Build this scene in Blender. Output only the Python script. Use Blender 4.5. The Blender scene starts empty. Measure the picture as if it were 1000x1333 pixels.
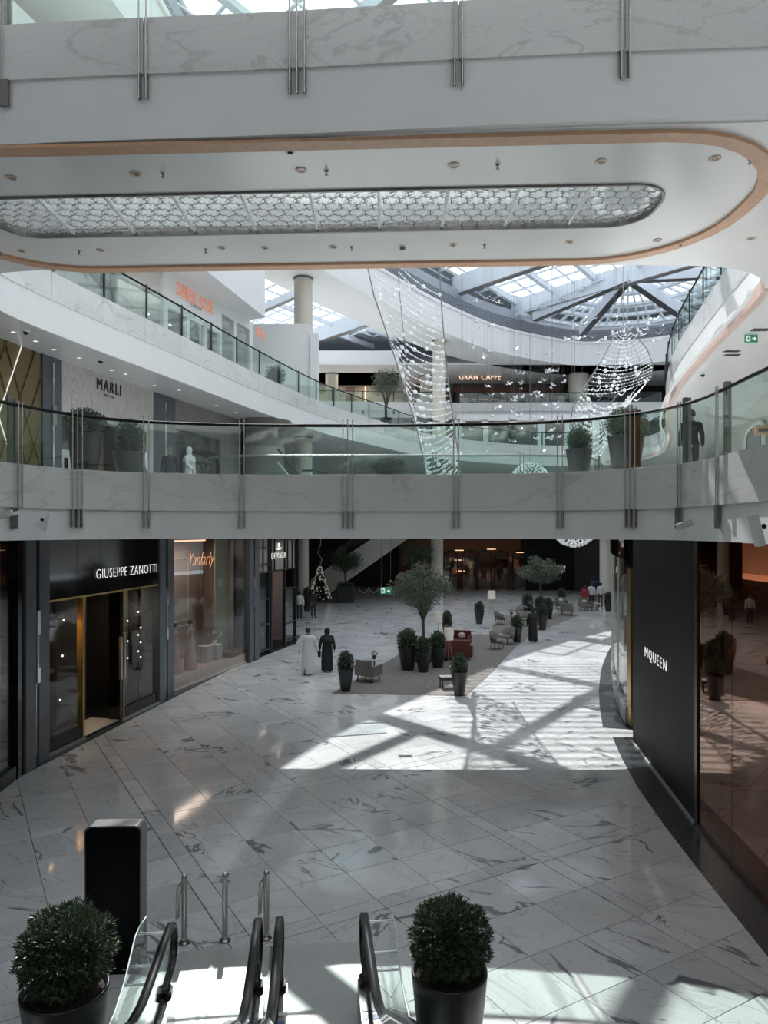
import bpy, bmesh, math, random
from mathutils import Vector, Matrix
random.seed(7)
C = bpy.context.scene.collection
sc = bpy.context.scene
PI = math.pi
# ------------------------------------------------------------------ camera
EYE = 5.4                      # eye height above the ground floor, riding down the escalator
F = 965.0                      # focal length for a 1000 px wide frame
CX, CY = 500.0, 690.0          # horizon row
cd = bpy.data.cameras.new('camera'); cam = bpy.data.objects.new('camera', cd); C.objects.link(cam)
cd.sensor_fit = 'HORIZONTAL'; cd.sensor_width = 36; cd.lens = F/1000*36
cd.shift_y = (CY-666.5)/1000.0; cd.clip_start = 0.1; cd.clip_end = 400
cam.location = (0, 0, EYE); cam.rotation_euler = (PI/2, 0, 0)
sc.camera = cam
# ------------------------------------------------------------------ sky, sun, exposure
w = bpy.data.worlds.new('sky'); sc.world = w; w.use_nodes = True
nt = w.node_tree; nt.nodes.clear()
wo = nt.nodes.new('ShaderNodeOutputWorld'); bg = nt.nodes.new('ShaderNodeBackground')
tc = nt.nodes.new('ShaderNodeTexCoord'); nz = nt.nodes.new('ShaderNodeTexNoise'); nz.inputs['Scale'].default_value = 3.0
cr = nt.nodes.new('ShaderNodeValToRGB')
cr.color_ramp.elements[0].color = (0.72, 0.86, 0.98, 1); cr.color_ramp.elements[1].color = (1.0, 1.0, 1.0, 1)
cr.color_ramp.elements[0].position = 0.35; cr.color_ramp.elements[1].position = 0.6
nt.links.new(tc.outputs['Generated'], nz.inputs['Vector']); nt.links.new(nz.outputs['Fac'], cr.inputs['Fac'])
nt.links.new(cr.outputs['Color'], bg.inputs['Color']); nt.links.new(bg.outputs[0], wo.inputs[0])
bg.inputs['Strength'].default_value = 2.0
SX, SY = -0.125, 0.955          # horizontal travel towards the sun per metre of height
sl = bpy.data.lights.new('sun', 'SUN'); sun = bpy.data.objects.new('sun', sl); C.objects.link(sun)
sl.energy = 7.0; sl.angle = math.radians(0.35); sl.color = (1.0, 0.985, 0.95)
sun.rotation_euler = Vector((-SX, -SY, -1)).to_track_quat('-Z', 'Y').to_euler()
sun.location = (SX*60, SY*60, 60)
sc.view_settings.view_transform = 'Standard'; sc.view_settings.look = 'None'
sc.view_settings.gamma = 1; sc.view_settings.use_curve_mapping = False
sc.view_settings.exposure = -0.02
sc.cycles.transparent_max_bounces = 24
sc.cycles.caustics_reflective = False; sc.cycles.caustics_refractive = False
sc.cycles.sample_clamp_indirect = 4.0

def G(px, py, z=0.0):
    Y = (EYE-z)*F/(py-CY); return Vector(((px-CX)*Y/F, Y, z))
def D(px, py, Y):
    return Vector(((px-CX)*Y/F, Y, EYE-(py-CY)*Y/F))
def on_line(px, A, B):
    """point of the plan line A-B met by the vertical plane through the image column px"""
    k = (px-CX)/F; ax, ay = A[0], A[1]; dx, dy = B[0]-ax, B[1]-ay
    t = (k*ay-ax)/(dx-k*dy); return Vector((ax+dx*t, ay+dy*t))
def zat(py, Y): return EYE-(py-CY)*Y/F

# ------------------------------------------------------------------ materials
MATS = {}
def mat(name, col, rough=.5, metal=0., var=.06, scale=6., bump=0., emit=None, estr=1., spec=.5, coat=0.):
    if name in MATS: return MATS[name]
    m = bpy.data.materials.new(name); m.use_nodes = True; n = m.node_tree.nodes; l = m.node_tree.links
    b = n['Principled BSDF']; tcn = n.new('ShaderNodeTexCoord'); no = n.new('ShaderNodeTexNoise')
    no.inputs['Scale'].default_value = scale; no.inputs['Detail'].default_value = 4
    l.new(tcn.outputs['Object'], no.inputs['Vector'])
    r = n.new('ShaderNodeValToRGB'); l.new(no.outputs['Fac'], r.inputs['Fac'])
    r.color_ramp.elements[0].position = .3; r.color_ramp.elements[1].position = .7
    r.color_ramp.elements[0].color = tuple(max(0, c*(1-var)) for c in col)+(1,)
    r.color_ramp.elements[1].color = tuple(min(1, c*(1+var)) for c in col)+(1,)
    l.new(r.outputs['Color'], b.inputs['Base Color'])
    b.inputs['Roughness'].default_value = rough; b.inputs['Metallic'].default_value = metal
    b.inputs['Specular IOR Level'].default_value = spec; b.inputs['Coat Weight'].default_value = coat
    b.inputs['Coat Roughness'].default_value = .08
    if bump:
        bp = n.new('ShaderNodeBump'); bp.inputs['Strength'].default_value = bump; bp.inputs['Distance'].default_value = .02
        l.new(no.outputs['Fac'], bp.inputs['Height']); l.new(bp.outputs[0], b.inputs['Normal'])
    if emit:
        b.inputs['Emission Color'].default_value = tuple(emit)+(1,); b.inputs['Emission Strength'].default_value = estr
    MATS[name] = m; return m
def glass(name, tint, gloss=.09, rough=0.0, ior=1.5, k=.8, gc=(1, 1, 1)):
    if name in MATS: return MATS[name]
    m = bpy.data.materials.new(name); m.use_nodes = True; n = m.node_tree.nodes; l = m.node_tree.links
    n.remove(n['Principled BSDF']); out = n['Material Output']
    t = n.new('ShaderNodeBsdfTransparent'); t.inputs[0].default_value = tuple(tint)+(1,)
    g = n.new('ShaderNodeBsdfGlossy'); g.inputs['Roughness'].default_value = rough; g.inputs['Color'].default_value = tuple(gc)+(1,)
    lw = n.new('ShaderNodeLayerWeight'); lw.inputs['Blend'].default_value = .5
    fr = n.new('ShaderNodeMath'); fr.operation = 'POWER'; fr.inputs[1].default_value = 5.0 if ior < 1.7 else 3.5; l.new(lw.outputs['Facing'], fr.inputs[0])
    ma = n.new('ShaderNodeMath'); ma.operation = 'MULTIPLY_ADD'; ma.inputs[1].default_value = k; ma.inputs[2].default_value = gloss*.6
    ma.use_clamp = True
    mx = n.new('ShaderNodeMixShader'); l.new(fr.outputs[0], ma.inputs[0]); l.new(ma.outputs[0], mx.inputs[0])
    l.new(t.outputs[0], mx.inputs[1]); l.new(g.outputs[0], mx.inputs[2]); l.new(mx.outputs[0], out.inputs[0])
    MATS[name] = m; return m
def marble(name, base, vein, rough, dark=None, vs=1.0, tiles=False, dirn=(1, 1, 1), thin=.5):
    m = bpy.data.materials.new(name); m.use_nodes = True; n = m.node_tree.nodes; l = m.node_tree.links
    b = n['Principled BSDF']; b.inputs['Roughness'].default_value = rough
    geo = n.new('ShaderNodeNewGeometry')
    vec = geo.outputs['Position']
    rnd = None
    if tiles:
        oi = n.new('ShaderNodeObjectInfo'); at = n.new('ShaderNodeAttribute'); at.attribute_name = 'rnd'
        ad = n.new('ShaderNodeMath'); ad.operation = 'ADD'; l.new(oi.outputs['Random'], ad.inputs[0]); l.new(at.outputs['Fac'], ad.inputs[1])
        fr = n.new('ShaderNodeMath'); fr.operation = 'FRACT'; l.new(ad.outputs[0], fr.inputs[0]); rnd = fr.outputs[0]
        an = n.new('ShaderNodeMath'); an.operation = 'MULTIPLY'; an.inputs[1].default_value = 37.0; l.new(rnd, an.inputs[0])
        sn = n.new('ShaderNodeMath'); sn.operation = 'SINE'; l.new(an.outputs[0], sn.inputs[0])
        vr = n.new('ShaderNodeVectorRotate'); vr.rotation_type = 'Z_AXIS'; l.new(vec, vr.inputs['Vector']); l.new(sn.outputs[0], vr.inputs['Angle'])
        va = n.new('ShaderNodeVectorMath'); va.operation = 'ADD'; l.new(vr.outputs[0], va.inputs[0])
        cx = n.new('ShaderNodeCombineXYZ'); mu = n.new('ShaderNodeMath'); mu.operation = 'MULTIPLY'; mu.inputs[1].default_value = 200; l.new(rnd, mu.inputs[0])
        l.new(mu.outputs[0], cx.inputs[0]); l.new(mu.outputs[0], cx.inputs[2]); l.new(cx.outputs[0], va.inputs[1]); vec = va.outputs[0]
    mp = n.new('ShaderNodeMapping'); mp.inputs['Scale'].default_value = dirn; mp.inputs['Rotation'].default_value = (0, .5, .5) if not tiles else (0, 0, 0); l.new(vec, mp.inputs['Vector'])
    def noise(scale, detail, dist):
        o = n.new('ShaderNodeTexNoise'); o.inputs['Scale'].default_value = scale; o.inputs['Detail'].default_value = detail
        o.inputs['Distortion'].default_value = dist; l.new(mp.outputs[0], o.inputs['Vector']); return o.outputs['Fac']
    def ramp(src, pts):
        r = n.new('ShaderNodeValToRGB'); e = r.color_ramp.elements
        while len(e) < len(pts): e.new(.5)
        for q, (p, v) in zip(e, pts): q.position = p; q.color = (v, v, v, 1)
        l.new(src, r.inputs['Fac']); return r.outputs['Color']
    def mixc(fac, a, bb, kind='MIX'):
        x = n.new('ShaderNodeMix'); x.data_type = 'RGBA'; x.blend_type = kind
        if isinstance(fac, float): x.inputs[0].default_value = fac
        else: l.new(fac, x.inputs[0])
        for i, v in ((6, a), (7, bb)):
            if isinstance(v, tuple): x.inputs[i].default_value = v+(1,)
            else: l.new(v, x.inputs[i])
        return x.outputs[2]
    def mul(a, bb):
        x = n.new('ShaderNodeMath'); x.operation = 'MULTIPLY'; l.new(a, x.inputs[0])
        if isinstance(bb, float): x.inputs[1].default_value = bb
        else: l.new(bb, x.inputs[1])
        return x.outputs[0]
    cloud = ramp(noise(.9*vs, 5, .4), [(.3, 0), (.75, 1)])
    col = mixc(cloud, base, tuple(c*.82 for c in base))
    v1 = ramp(noise(1.3*vs, 9, 1.2), [(.487, 0), (.5, 1), (.513, 0)])
    col = mixc(mul(v1, thin), col, vein)
    v2 = ramp(noise(3.1*vs, 7, .8), [(.49, 0), (.5, 1), (.51, 0)])
    col = mixc(mul(v2, thin*.55), col, vein)
    if dark:
        ms = ramp(noise(.62*vs, 2, .2), [(.565, 0), (.59, 1)])
        st = ramp(noise(.95*vs, 3, 1.0), [(.462, 0), (.474, 1), (.496, 1), (.506, 0)])
        col = mixc(mul(mul(ms, st), .8), col, dark)
    if rnd is not None:
        t = ramp(rnd, [(0, .88), (1, 1.05)]); col = mixc(1.0, col, t, 'MULTIPLY')
    l.new(col, b.inputs['Base Color']); MATS[name] = m; return m

WHITE = mat('white plaster', (.82, .822, .82), .45, var=.015, scale=1.5)
SOFFIT = mat('white satin ceiling paint', (.78, .77, .755), .22, var=.015, scale=1.2, spec=.5)
ROOFW = mat('blue white painted steel', (.66, .71, .78), .45, var=.03)
ROOFG = mat('grey roof cladding', (.33, .36, .41), .6, var=.05)
FASC = marble('polished fascia marble', (.80, .80, .79), (.50, .49, .48), .18, None, .42, dirn=(.6, .6, 1.5), thin=.55)
FLOORM = marble('polished floor marble', (.76, .76, .77), (.34, .34, .37), .07, (.13, .13, .15), .85, tiles=True, dirn=(.62, 1.7, 1), thin=.5)
GROUT = mat('dark grout', (.12, .12, .12), .7)
GRANITE = mat('dark grey granite', (.060, .065, .072), .16, var=.35, scale=40)
GRANPIL = mat('slate blue granite cladding', (.085, .095, .11), .3, var=.12, scale=3)
STEEL = mat('brushed stainless steel', (.50, .49, .48), .25, 1.0, var=.04, scale=30)
PLATE = mat('ribbed landing plate metal', (.50, .50, .495), .45, .5, var=.05, scale=8)
CHROME = mat('polished chrome', (.75, .75, .76), .08, 1.0, var=.02)
BLACKM = mat('black painted metal', (.012, .012, .013), .35, var=.1)
GREYM = mat('grey bronze metal', (.20, .19, .18), .38, .8, var=.05)
HRAIL = mat('satin black rail', (.012, .012, .013), .62, var=.1, spec=.2)
RUBBER = mat('black handrail rubber', (.010, .010, .011), .22, var=.1)
WOODT = mat('warm tan wood trim', (.62, .36, .22), .4, var=.08, scale=9)
BLKGL = mat('black gloss panel', (.006, .006, .007), .06, var=.2)
BLKMAT = mat('black honed stone', (.010, .010, .011), .55, var=.5, scale=1.2, spec=.15)
BROWNGL = glass('smoked brown shop glass', (.62, .36, .24), .30, ior=1.9, k=.8, gc=(.85, .66, .55))
RAILG = glass('green tinted railing glass', (.86, .93, .90), .07)
CLEARG = glass('clear escalator glass', (.90, .96, .95), .07)
SHOPG = glass('shop window glass', (.90, .90, .89), .10, k=.7)
SKYG = glass('fritted skylight glass', (.95, .965, .975), .04)
GOLD = mat('brushed gold metal', (.50, .36, .14), .3, .9, var=.06)
GOLDD = mat('dull gold panel', (.20, .15, .075), .42, .6, var=.08)
CREAM = mat('cream stone column', (.62, .58, .50), .35, var=.04)
DARKIN = mat('dark interior lining', (.035, .026, .022), .7)
WARMIN = mat('warm interior wall', (.42, .26, .15), .6)
CAMEL = mat('pale interior wall', (.52, .47, .40), .6)
GLOWW = mat('warm light strip', (1, .8, .6), .5, emit=(1, .62, .36), estr=1.6)
GLOWC = mat('cool lamp lens', (1, 1, 1), .5, emit=(1, .95, .88), estr=1.6)
SIGNW = mat('lit white letters', (1, 1, 1), .5, emit=(1, .97, .93), estr=.9)
SIGNO = mat('lit orange letters', (1, .5, .3), .5, emit=(1, .42, .20), estr=1.1)
POTB = mat('matt black planter', (.018, .018, .019), .38, var=.12, scale=5)
SOIL = mat('dark soil', (.03, .022, .015), .9, var=.4, scale=60, bump=.5)
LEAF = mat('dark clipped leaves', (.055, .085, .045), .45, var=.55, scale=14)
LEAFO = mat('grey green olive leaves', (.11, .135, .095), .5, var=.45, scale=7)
BARK = mat('grey brown bark', (.10, .08, .06), .8, var=.3, scale=20, bump=.6)

# ------------------------------------------------------------------ mesh builder
class MB:
    def __init__(s, M=None): s.v = []; s.f = []; s.sm = []; s.M = M or Matrix.Identity(4)
    def add(s, vs, fs, smooth=False):
        o = len(s.v); s.v += [tuple(s.M @ Vector(p)) for p in vs]
        for f in fs: s.f.append([i+o for i in f]); s.sm.append(smooth)
        return s
    def box(s, x0, y0, z0, x1, y1, z1, b=0):
        if b:
            b = min(b, abs(x1-x0)*.45, abs(y1-y0)*.45)
            pts = [(x0+b, y0), (x1-b, y0), (x1, y0+b), (x1, y1-b), (x1-b, y1), (x0+b, y1), (x0, y1-b), (x0, y0+b)]
            return s.prism(pts, z0, z1)
        return s.add([(x0, y0, z0), (x1, y0, z0), (x1, y1, z0), (x0, y1, z0), (x0, y0, z1), (x1, y0, z1), (x1, y1, z1), (x0, y1, z1)],
                     [(0, 3, 2, 1), (4, 5, 6, 7), (0, 1, 5, 4), (1, 2, 6, 5), (2, 3, 7, 6), (3, 0, 4, 7)])
    def prism(s, pts, z0, z1):
        n = len(pts); a = sum(pts[i][0]*pts[(i+1) % n][1]-pts[(i+1) % n][0]*pts[i][1] for i in range(n))
        if a < 0: pts = pts[::-1]
        return s.add([(p[0], p[1], z0) for p in pts]+[(p[0], p[1], z1) for p in pts],
                     [list(range(n))[::-1], list(range(n, 2*n))]+[(i, (i+1) % n, n+(i+1) % n, n+i) for i in range(n)])
    def beam(s, a, b, wdt, hgt, up=(0, 0, 1)):
        """box along a-b: width across, height along up (centred)"""
        a = Vector(a); b = Vector(b); d = (b-a); u = Vector(up); r = d.cross(u)
        if r.length < 1e-6: r = d.cross(Vector((1, 0, 0)))
        r.normalize(); u = r.cross(d).normalized(); r = r*wdt/2; u = u*hgt/2
        p = [a-r-u, a+r-u, a+r+u, a-r+u, b-r-u, b+r-u, b+r+u, b-r+u]
        return s.add(p, [(0, 1, 2, 3), (7, 6, 5, 4), (0, 4, 5, 1), (1, 5, 6, 2), (2, 6, 7, 3), (3, 7, 4, 0)])
    def tube(s, path, r, seg=8, cap=True, closed=False):
        path = [Vector(p) for p in path]; n = len(path); rs = r if isinstance(r, (list, tuple)) else [r]*n
        vs = []; prev = None
        for i, p in enumerate(path):
            t = (path[(i+1) % n]-path[i-1]) if closed else (path[min(i+1, n-1)]-path[max(i-1, 0)])
            t.normalize()
            if prev is None:
                up = Vector((0, 0, 1)) if abs(t.z) < .95 else Vector((1, 0, 0)); u = t.cross(up).normalized()
            else:
                u = prev-t*prev.dot(t)
                u = u.normalized() if u.length > 1e-6 else prev
            prev = u; q = t.cross(u)
            for k in range(seg):
                a = 2*PI*k/seg; vs.append(p+(u*math.cos(a)+q*math.sin(a))*rs[i])
        fs = []
        for i in range(n if closed else n-1):
            j = (i+1) % n
            for k in range(seg): fs.append((i*seg+k, i*seg+(k+1) % seg, j*seg+(k+1) % seg, j*seg+k))
        s.add(vs, fs, True)
        if cap and not closed:
            s.add(vs[:seg], [list(range(seg))[::-1]]); s.add(vs[-seg:], [list(range(seg))])
        return s
    def lathe(s, prof, seg=20, c=(0, 0, 0), sx=1, sy=1, smooth=True, caps=True):
        vs = []; n = len(prof)
        for r, z in prof:
            for k in range(seg):
                a = 2*PI*k/seg; vs.append((c[0]+r*sx*math.cos(a), c[1]+r*sy*math.sin(a), c[2]+z))
        fs = [(i*seg+k, i*seg+(k+1) % seg, (i+1)*seg+(k+1) % seg, (i+1)*seg+k) for i in range(n-1) for k in range(seg)]
        s.add(vs, fs, smooth)
        if caps:
            if prof[0][0] > 1e-4: s.add(vs[:seg], [list(range(seg))[::-1]])
            if prof[-1][0] > 1e-4: s.add(vs[-seg:], [list(range(seg))])
        return s
    def ball(s, c, r, seg=8, rings=5, sz=None):
        sz = sz or r
        prof = [(r*math.sin(PI*i/rings)+1e-5, -sz*math.cos(PI*i/rings)) for i in range(rings+1)]
        return s.lathe(prof, seg, c, caps=False)
    def ribbon(s, path, z0, z1, thick, closed=False, inward=0.0):
        """vertical wall following a plan path; thickness to the left of travel"""
        n = len(path); P = [Vector((p[0], p[1])) for p in path]; out = []
        for i in range(n):
            t = (P[(i+1) % n]-P[i-1]) if closed else (P[min(i+1, n-1)]-P[max(i-1, 0)])
            t.normalize(); nn = Vector((-t.y, t.x)); out.append((P[i]+nn*inward, P[i]+nn*(inward+thick)))
        vs = []
        for a, b in out: vs += [(a.x, a.y, z0), (b.x, b.y, z0), (b.x, b.y, z1), (a.x, a.y, z1)]
        fs = []
        for i in range(n if closed else n-1):
            j = (i+1) % n
            for k in range(4):
                kk = (k+1) % 4; fs.append((i*4+k, j*4+k, j*4+kk, i*4+kk))
        if not closed: fs += [(0, 1, 2, 3), (n*4-1, n*4-2, n*4-3, n*4-4)]
        return s.add(vs, fs)
    def mesh(s, name, m):
        me = bpy.data.meshes.new(name); me.from_pydata(s.v, [], s.f)
        me.polygons.foreach_set('use_smooth', s.sm)
        ms = m if isinstance(m, (list, tuple)) else [m]
        for x in ms: me.materials.append(x)
        me.update(); return me
    def build(s, name, m, parent=None, label=None, kind=None):
        o = bpy.data.objects.new(name, s.mesh(name, m)); C.objects.link(o)
        if parent is not None: o.parent = parent; 
        if label: o['label'] = label
        if kind: o['kind'] = kind
        return o
    def world(s, name, m, parent, **k):
        """vertices are given in world coordinates; parent sits at its own base"""
        o = s.build(name, m, parent, **k); o.matrix_parent_inverse = pinv(parent); return o
def lmat(o):
    M = Matrix.LocRotScale(o.location, o.rotation_euler, o.scale)
    return (lmat(o.parent) @ o.matrix_parent_inverse @ M) if o.parent else M
def pinv(o): return lmat(o).inverted()
def tag(o, label, cat, group=None):
    o['label'] = label; o['category'] = cat
    if group: o['group'] = group
    return o
def thing(name, label, cat, loc=(0, 0, 0), rz=0, group=None, sc_=1):
    o = bpy.data.objects.new(name, None); C.objects.link(o); o.empty_display_size = .2
    o.location = loc; o.rotation_euler = (0, 0, rz); o.scale = (sc_,)*3 if not isinstance(sc_, tuple) else sc_
    return tag(o, label, cat, group)
KIDS = {}
def dup(root, loc, rz=0, label=None, group=None, scl=None, cat=None):
    def cp(o, par):
        c = o.copy(); C.objects.link(c); c.parent = par
        for ch in o.children: cp(ch, c)
        return c
    r = root.copy(); C.objects.link(r)
    for ch in root.children: cp(ch, r)
    r.location = loc; r.rotation_euler = (0, 0, rz)
    if scl: r.scale = (scl,)*3 if not isinstance(scl, tuple) else scl
    if label: r['label'] = label
    if group: r['group'] = group
    return r
def struct(name, mb, m, parent=None):
    o = mb.build(name, m, parent)
    if parent is None: o['kind'] = 'structure'
    else: o.matrix_parent_inverse = pinv(parent)
    return o
def sgroup(name, loc=(0, 0, 0)):
    o = bpy.data.objects.new(name, None); C.objects.link(o); o['kind'] = 'structure'; o.location = loc; return o
def catmull(P, per=6, closed=False):
    n = len(P); out = []
    rng = range(n) if closed else range(n-1)
    for i in rng:
        p0 = Vector(P[(i-1) % n] if (closed or i > 0) else P[0]); p1 = Vector(P[i]); p2 = Vector(P[(i+1) % n]); p3 = Vector(P[(i+2) % n] if (closed or i+2 < n) else P[-1])
        for k in range(per):
            t = k/per
            out.append(.5*((2*p1)+(-p0+p2)*t+(2*p0-5*p1+4*p2-p3)*t*t+(-p0+3*p1-3*p2+p3)*t**3))
    if not closed: out.append(Vector(P[-1]))
    return out
def slab(name, outer, holes, z0, z1, m, parent=None, kind='structure'):
    bm = bmesh.new(); es = []
    for loop in [outer]+holes:
        vs = [bm.verts.new((p[0], p[1], z1)) for p in loop]
        es += [bm.edges.new((vs[i], vs[(i+1) % len(vs)])) for i in range(len(vs))]
    bmesh.ops.triangle_fill(bm, use_beauty=True, use_dissolve=False, edges=es)
    top = list(bm.faces)
    r = bmesh.ops.extrude_face_region(bm, geom=top)
    bmesh.ops.translate(bm, verts=[g for g in r['geom'] if isinstance(g, bmesh.types.BMVert)], vec=(0, 0, z0-z1))
    bmesh.ops.recalc_face_normals(bm, faces=bm.faces)
    me = bpy.data.meshes.new(name); bm.to_mesh(me); bm.free(); me.materials.append(m)
    o = bpy.data.objects.new(name, me); C.objects.link(o)
    if parent is not None: o.parent = parent; o.matrix_parent_inverse = pinv(parent)
    elif kind: o['kind'] = kind
    return o
class Path:
    def __init__(s, P):
        s.P = [Vector((p[0], p[1])) for p in P]; s.L = [0]
        for a, b in zip(s.P, s.P[1:]): s.L.append(s.L[-1]+(b-a).length)
    def at(s, d):
        d = max(0, min(d, s.L[-1])); i = 0
        while i < len(s.L)-2 and s.L[i+1] < d: i += 1
        t = (d-s.L[i])/max(1e-9, s.L[i+1]-s.L[i]); p = s.P[i].lerp(s.P[i+1], t); tt = (s.P[i+1]-s.P[i]).normalized()
        return p, tt, Vector((-tt.y, tt.x))
    def sub(s, a, b, off=0.0, step=.6):
        n = max(2, int(abs(b-a)/step)+1); out = []
        for k in range(n):
            p, t, nn = s.at(a+(b-a)*k/(n-1)); out.append(p+nn*off)
        return out
    def s_at_px(s, px):
        best = None
        for i in range(len(s.P)-1):
            a, b = s.P[i], s.P[i+1]
            if a.y < .5 or b.y < .5: continue
            fa = a.x/a.y*F+CX-px; fb = b.x/b.y*F+CX-px
            if fa*fb <= 0 and fa != fb:
                return s.L[i]+(s.L[i+1]-s.L[i])*fa/(fa-fb)
        return None
_txt = {}
def text_mesh(body, size=1, ext=.02, spacing=1.0, bold=0.0):
    cu = bpy.data.curves.new('txt', 'FONT'); cu.body = body; cu.size = size; cu.extrude = ext; cu.space_character = spacing
    cu.offset = bold-.022; cu.resolution_u = 3; cu.align_x = 'CENTER'; cu.align_y = 'CENTER'
    o = bpy.data.objects.new('txt', cu); C.objects.link(o)
    dg = bpy.context.evaluated_depsgraph_get(); me = bpy.data.meshes.new_from_object(o.evaluated_get(dg))
    bpy.data.objects.remove(o); return me
def sign(name, body, centre, right, height, m, parent=None, label=None, width=None, ext=.004, spacing=1.12, bold=0., cat='sign', shear=0.):
    """raised letters on a vertical face; right = plan direction the text runs"""
    me = text_mesh(body, 1, ext, spacing, bold); me.materials.clear(); me.materials.append(m)
    xs = [v.co.x for v in me.vertices]; ys = [v.co.y for v in me.vertices]
    w_ = max(xs)-min(xs); h_ = max(ys)-min(ys)
    cx_ = (max(xs)+min(xs))/2; cy_ = (max(ys)+min(ys))/2
    kx = (width/w_) if width else height/h_; ky = height/h_
    for v in me.vertices: v.co = ((v.co.x-cx_)*kx+(v.co.y-cy_)*ky*shear, (v.co.y-cy_)*ky, v.co.z)
    r = Vector((right[0], right[1], 0)).normalized(); up = Vector((0, 0, 1)); nrm = r.cross(up)
    M = Matrix((r, up, nrm)).transposed().to_4x4(); M.translation = Vector(centre)
    me.transform(M)
    o = bpy.data.objects.new(name, me); C.objects.link(o)
    if parent is not None: o.parent = parent; o.matrix_parent_inverse = pinv(parent)
    if label: tag(o, label, cat) if parent is None else o.__setitem__('label', label)
    return o

ORD = ['first', 'second', 'third', 'fourth', 'fifth', 'sixth', 'seventh', 'eighth', 'ninth', 'tenth', 'eleventh', 'twelfth', 'thirteenth']
def shop_light(name, parent, loc, w_, h_, power, col, rz=0.0):
    """area light without a fixture, added to brighten an interior from above"""
    l = bpy.data.lights.new(name, 'AREA'); l.shape = 'RECTANGLE'; l.size = w_; l.size_y = h_; l.energy = power; l.color = col
    o = bpy.data.objects.new(name, l); C.objects.link(o); o.location = loc; o.rotation_euler = (0, 0, rz); return o
# ================================================================== SETTING
Z1B, Z1 = 5.22, 6.53       # level one slab: underside, floor
Z2B, Z2 = 10.7, 12.3      # level two
Z3B, Z3 = 16.3, 17.9      # level three
ZRB, ZRT = 21.0, 23.2     # roof ring
# ---- ground floor: marble tiles on a grid turned thirty degrees to the view
du = Vector((.866, .5)); dv = Vector((-.5, .866)); BAY = 5.15
fb = MB(); fb.box(-30, -10, -.3, 40, 90, -.05)
floor = struct('floor', fb, GROUT)
cuts = []
def cutlist(first, lo, hi):
    out = []; k = math.floor((lo-first)/BAY)
    while first+k*BAY < hi:
        s0 = first+k*BAY; out.append((s0+.008, s0+.30)); x = s0+.310; w_ = (BAY-.310)/5
        for i in range(5): out.append((x, x+w_-.008)); x += w_
        k += 1
    return out
tiles = []
for u0, u1 in cutlist(3.08, -6, 45):
    for v0, v1 in cutlist(9.15, -2, 62):
        c = du*(u0+u1)/2+dv*(v0+v1)/2
        if not (6.2 < c.y < 68): continue
        lim_l = -9.6 if c.y < 25 else (-9.0 if c.y < 40 else -16); lim_r = 7.6 if c.y < 22 else 17
        if not (lim_l < c.x < lim_r): continue
        if c.y > 40 and abs(c.x)/c.y > .36: continue
        tiles.append((c, u0, u1, v0, v1))
def seen(t):
    c = t[0]; return abs(c.x)/c.y < .56 and c.y > 7.8
tiles.sort(key=lambda t: (0 if seen(t) else 1, t[0].length))
shapes = {}
for c, u0, u1, v0, v1 in tiles[:300]:
    key = (round(u1-u0, 3), round(v1-v0, 3))
    if key not in shapes:
        a, b = (u1-u0)/2, (v1-v0)/2; e = .003
        m_ = MB(); m_.add([(-a, -b, -.05), (a, -b, -.05), (a, b, -.05), (-a, b, -.05), (-a, -b, -e), (a, -b, -e), (a, b, -e), (-a, b, -e),
                           (-a+e, -b+e, 0), (a-e, -b+e, 0), (a-e, b-e, 0), (-a+e, b-e, 0)],
                          [(0, 1, 5, 4), (1, 2, 6, 5), (2, 3, 7, 6), (3, 0, 4, 7), (4, 5, 9, 8), (5, 6, 10, 9), (6, 7, 11, 10), (7, 4, 8, 11), (8, 9, 10, 11)])
        shapes[key] = m_.mesh('tile', FLOORM)
    o = bpy.data.objects.new('tile', shapes[key]); C.objects.link(o); o.parent = floor
    o.location = (c.x, c.y, 0); o.rotation_euler = (0, 0, math.atan2(du.y, du.x))
m_ = MB(); rn = []
for c, u0, u1, v0, v1 in tiles[300:]:
    P = [du*a+dv*b for a, b in ((u0, v0), (u1, v0), (u1, v1), (u0, v1))]
    m_.add([(p.x, p.y, 0) for p in P]+[(p.x, p.y, -.05) for p in P], [(0, 1, 2, 3), (0, 4, 5, 1), (1, 5, 6, 2), (2, 6, 7, 3), (3, 7, 4, 0)])
    rn += [random.random()]*8
o = m_.build('tile_field', FLOORM, floor, kind='stuff')
at = o.data.attributes.new('rnd', 'FLOAT', 'POINT'); at.data.foreach_set('value', rn)

# ---- dark granite borders along the shopfronts
LB_out = [G(0, 1025), G(110, 968), G(217, 913), G(305, 869), G(385, 838), G(392, 826)]
LB = [Vector((-6.9, 9)), Vector((-7.6, 12.5))]+[Vector((p.x, p.y)) for p in LB_out]
mb = MB(); pts = [(p.x, p.y) for p in LB]+[(-9.9, 38.5), (-10.5, 9)]; 
o = slab('trim_1', pts, [], -.04, .006, GRANITE)
RB = [(4.75, 5), (4.86, 9.4), (4.98, 11.5), (5.12, 13.5), (5.32, 15.55), (5.62, 17.5), (5.95, 19.3)]
slab('trim_2', RB+[(6.75, 19.35), (6.3, 17.2), (6.1, 13.5), (7.5, 10), (7.5, 5)], [], -.04, .006, GRANITE)
rb2 = [G(785, 947), G(781, 920), G(780, 895), G(784, 868), G(792, 848), G(800, 835)]
slab('trim_3', catmull([(p.x, p.y) for p in rb2], 4)+[(13, 40), (9.5, 22), (6.75, 20.0)], [], -.04, .006, GRANITE)

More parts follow.
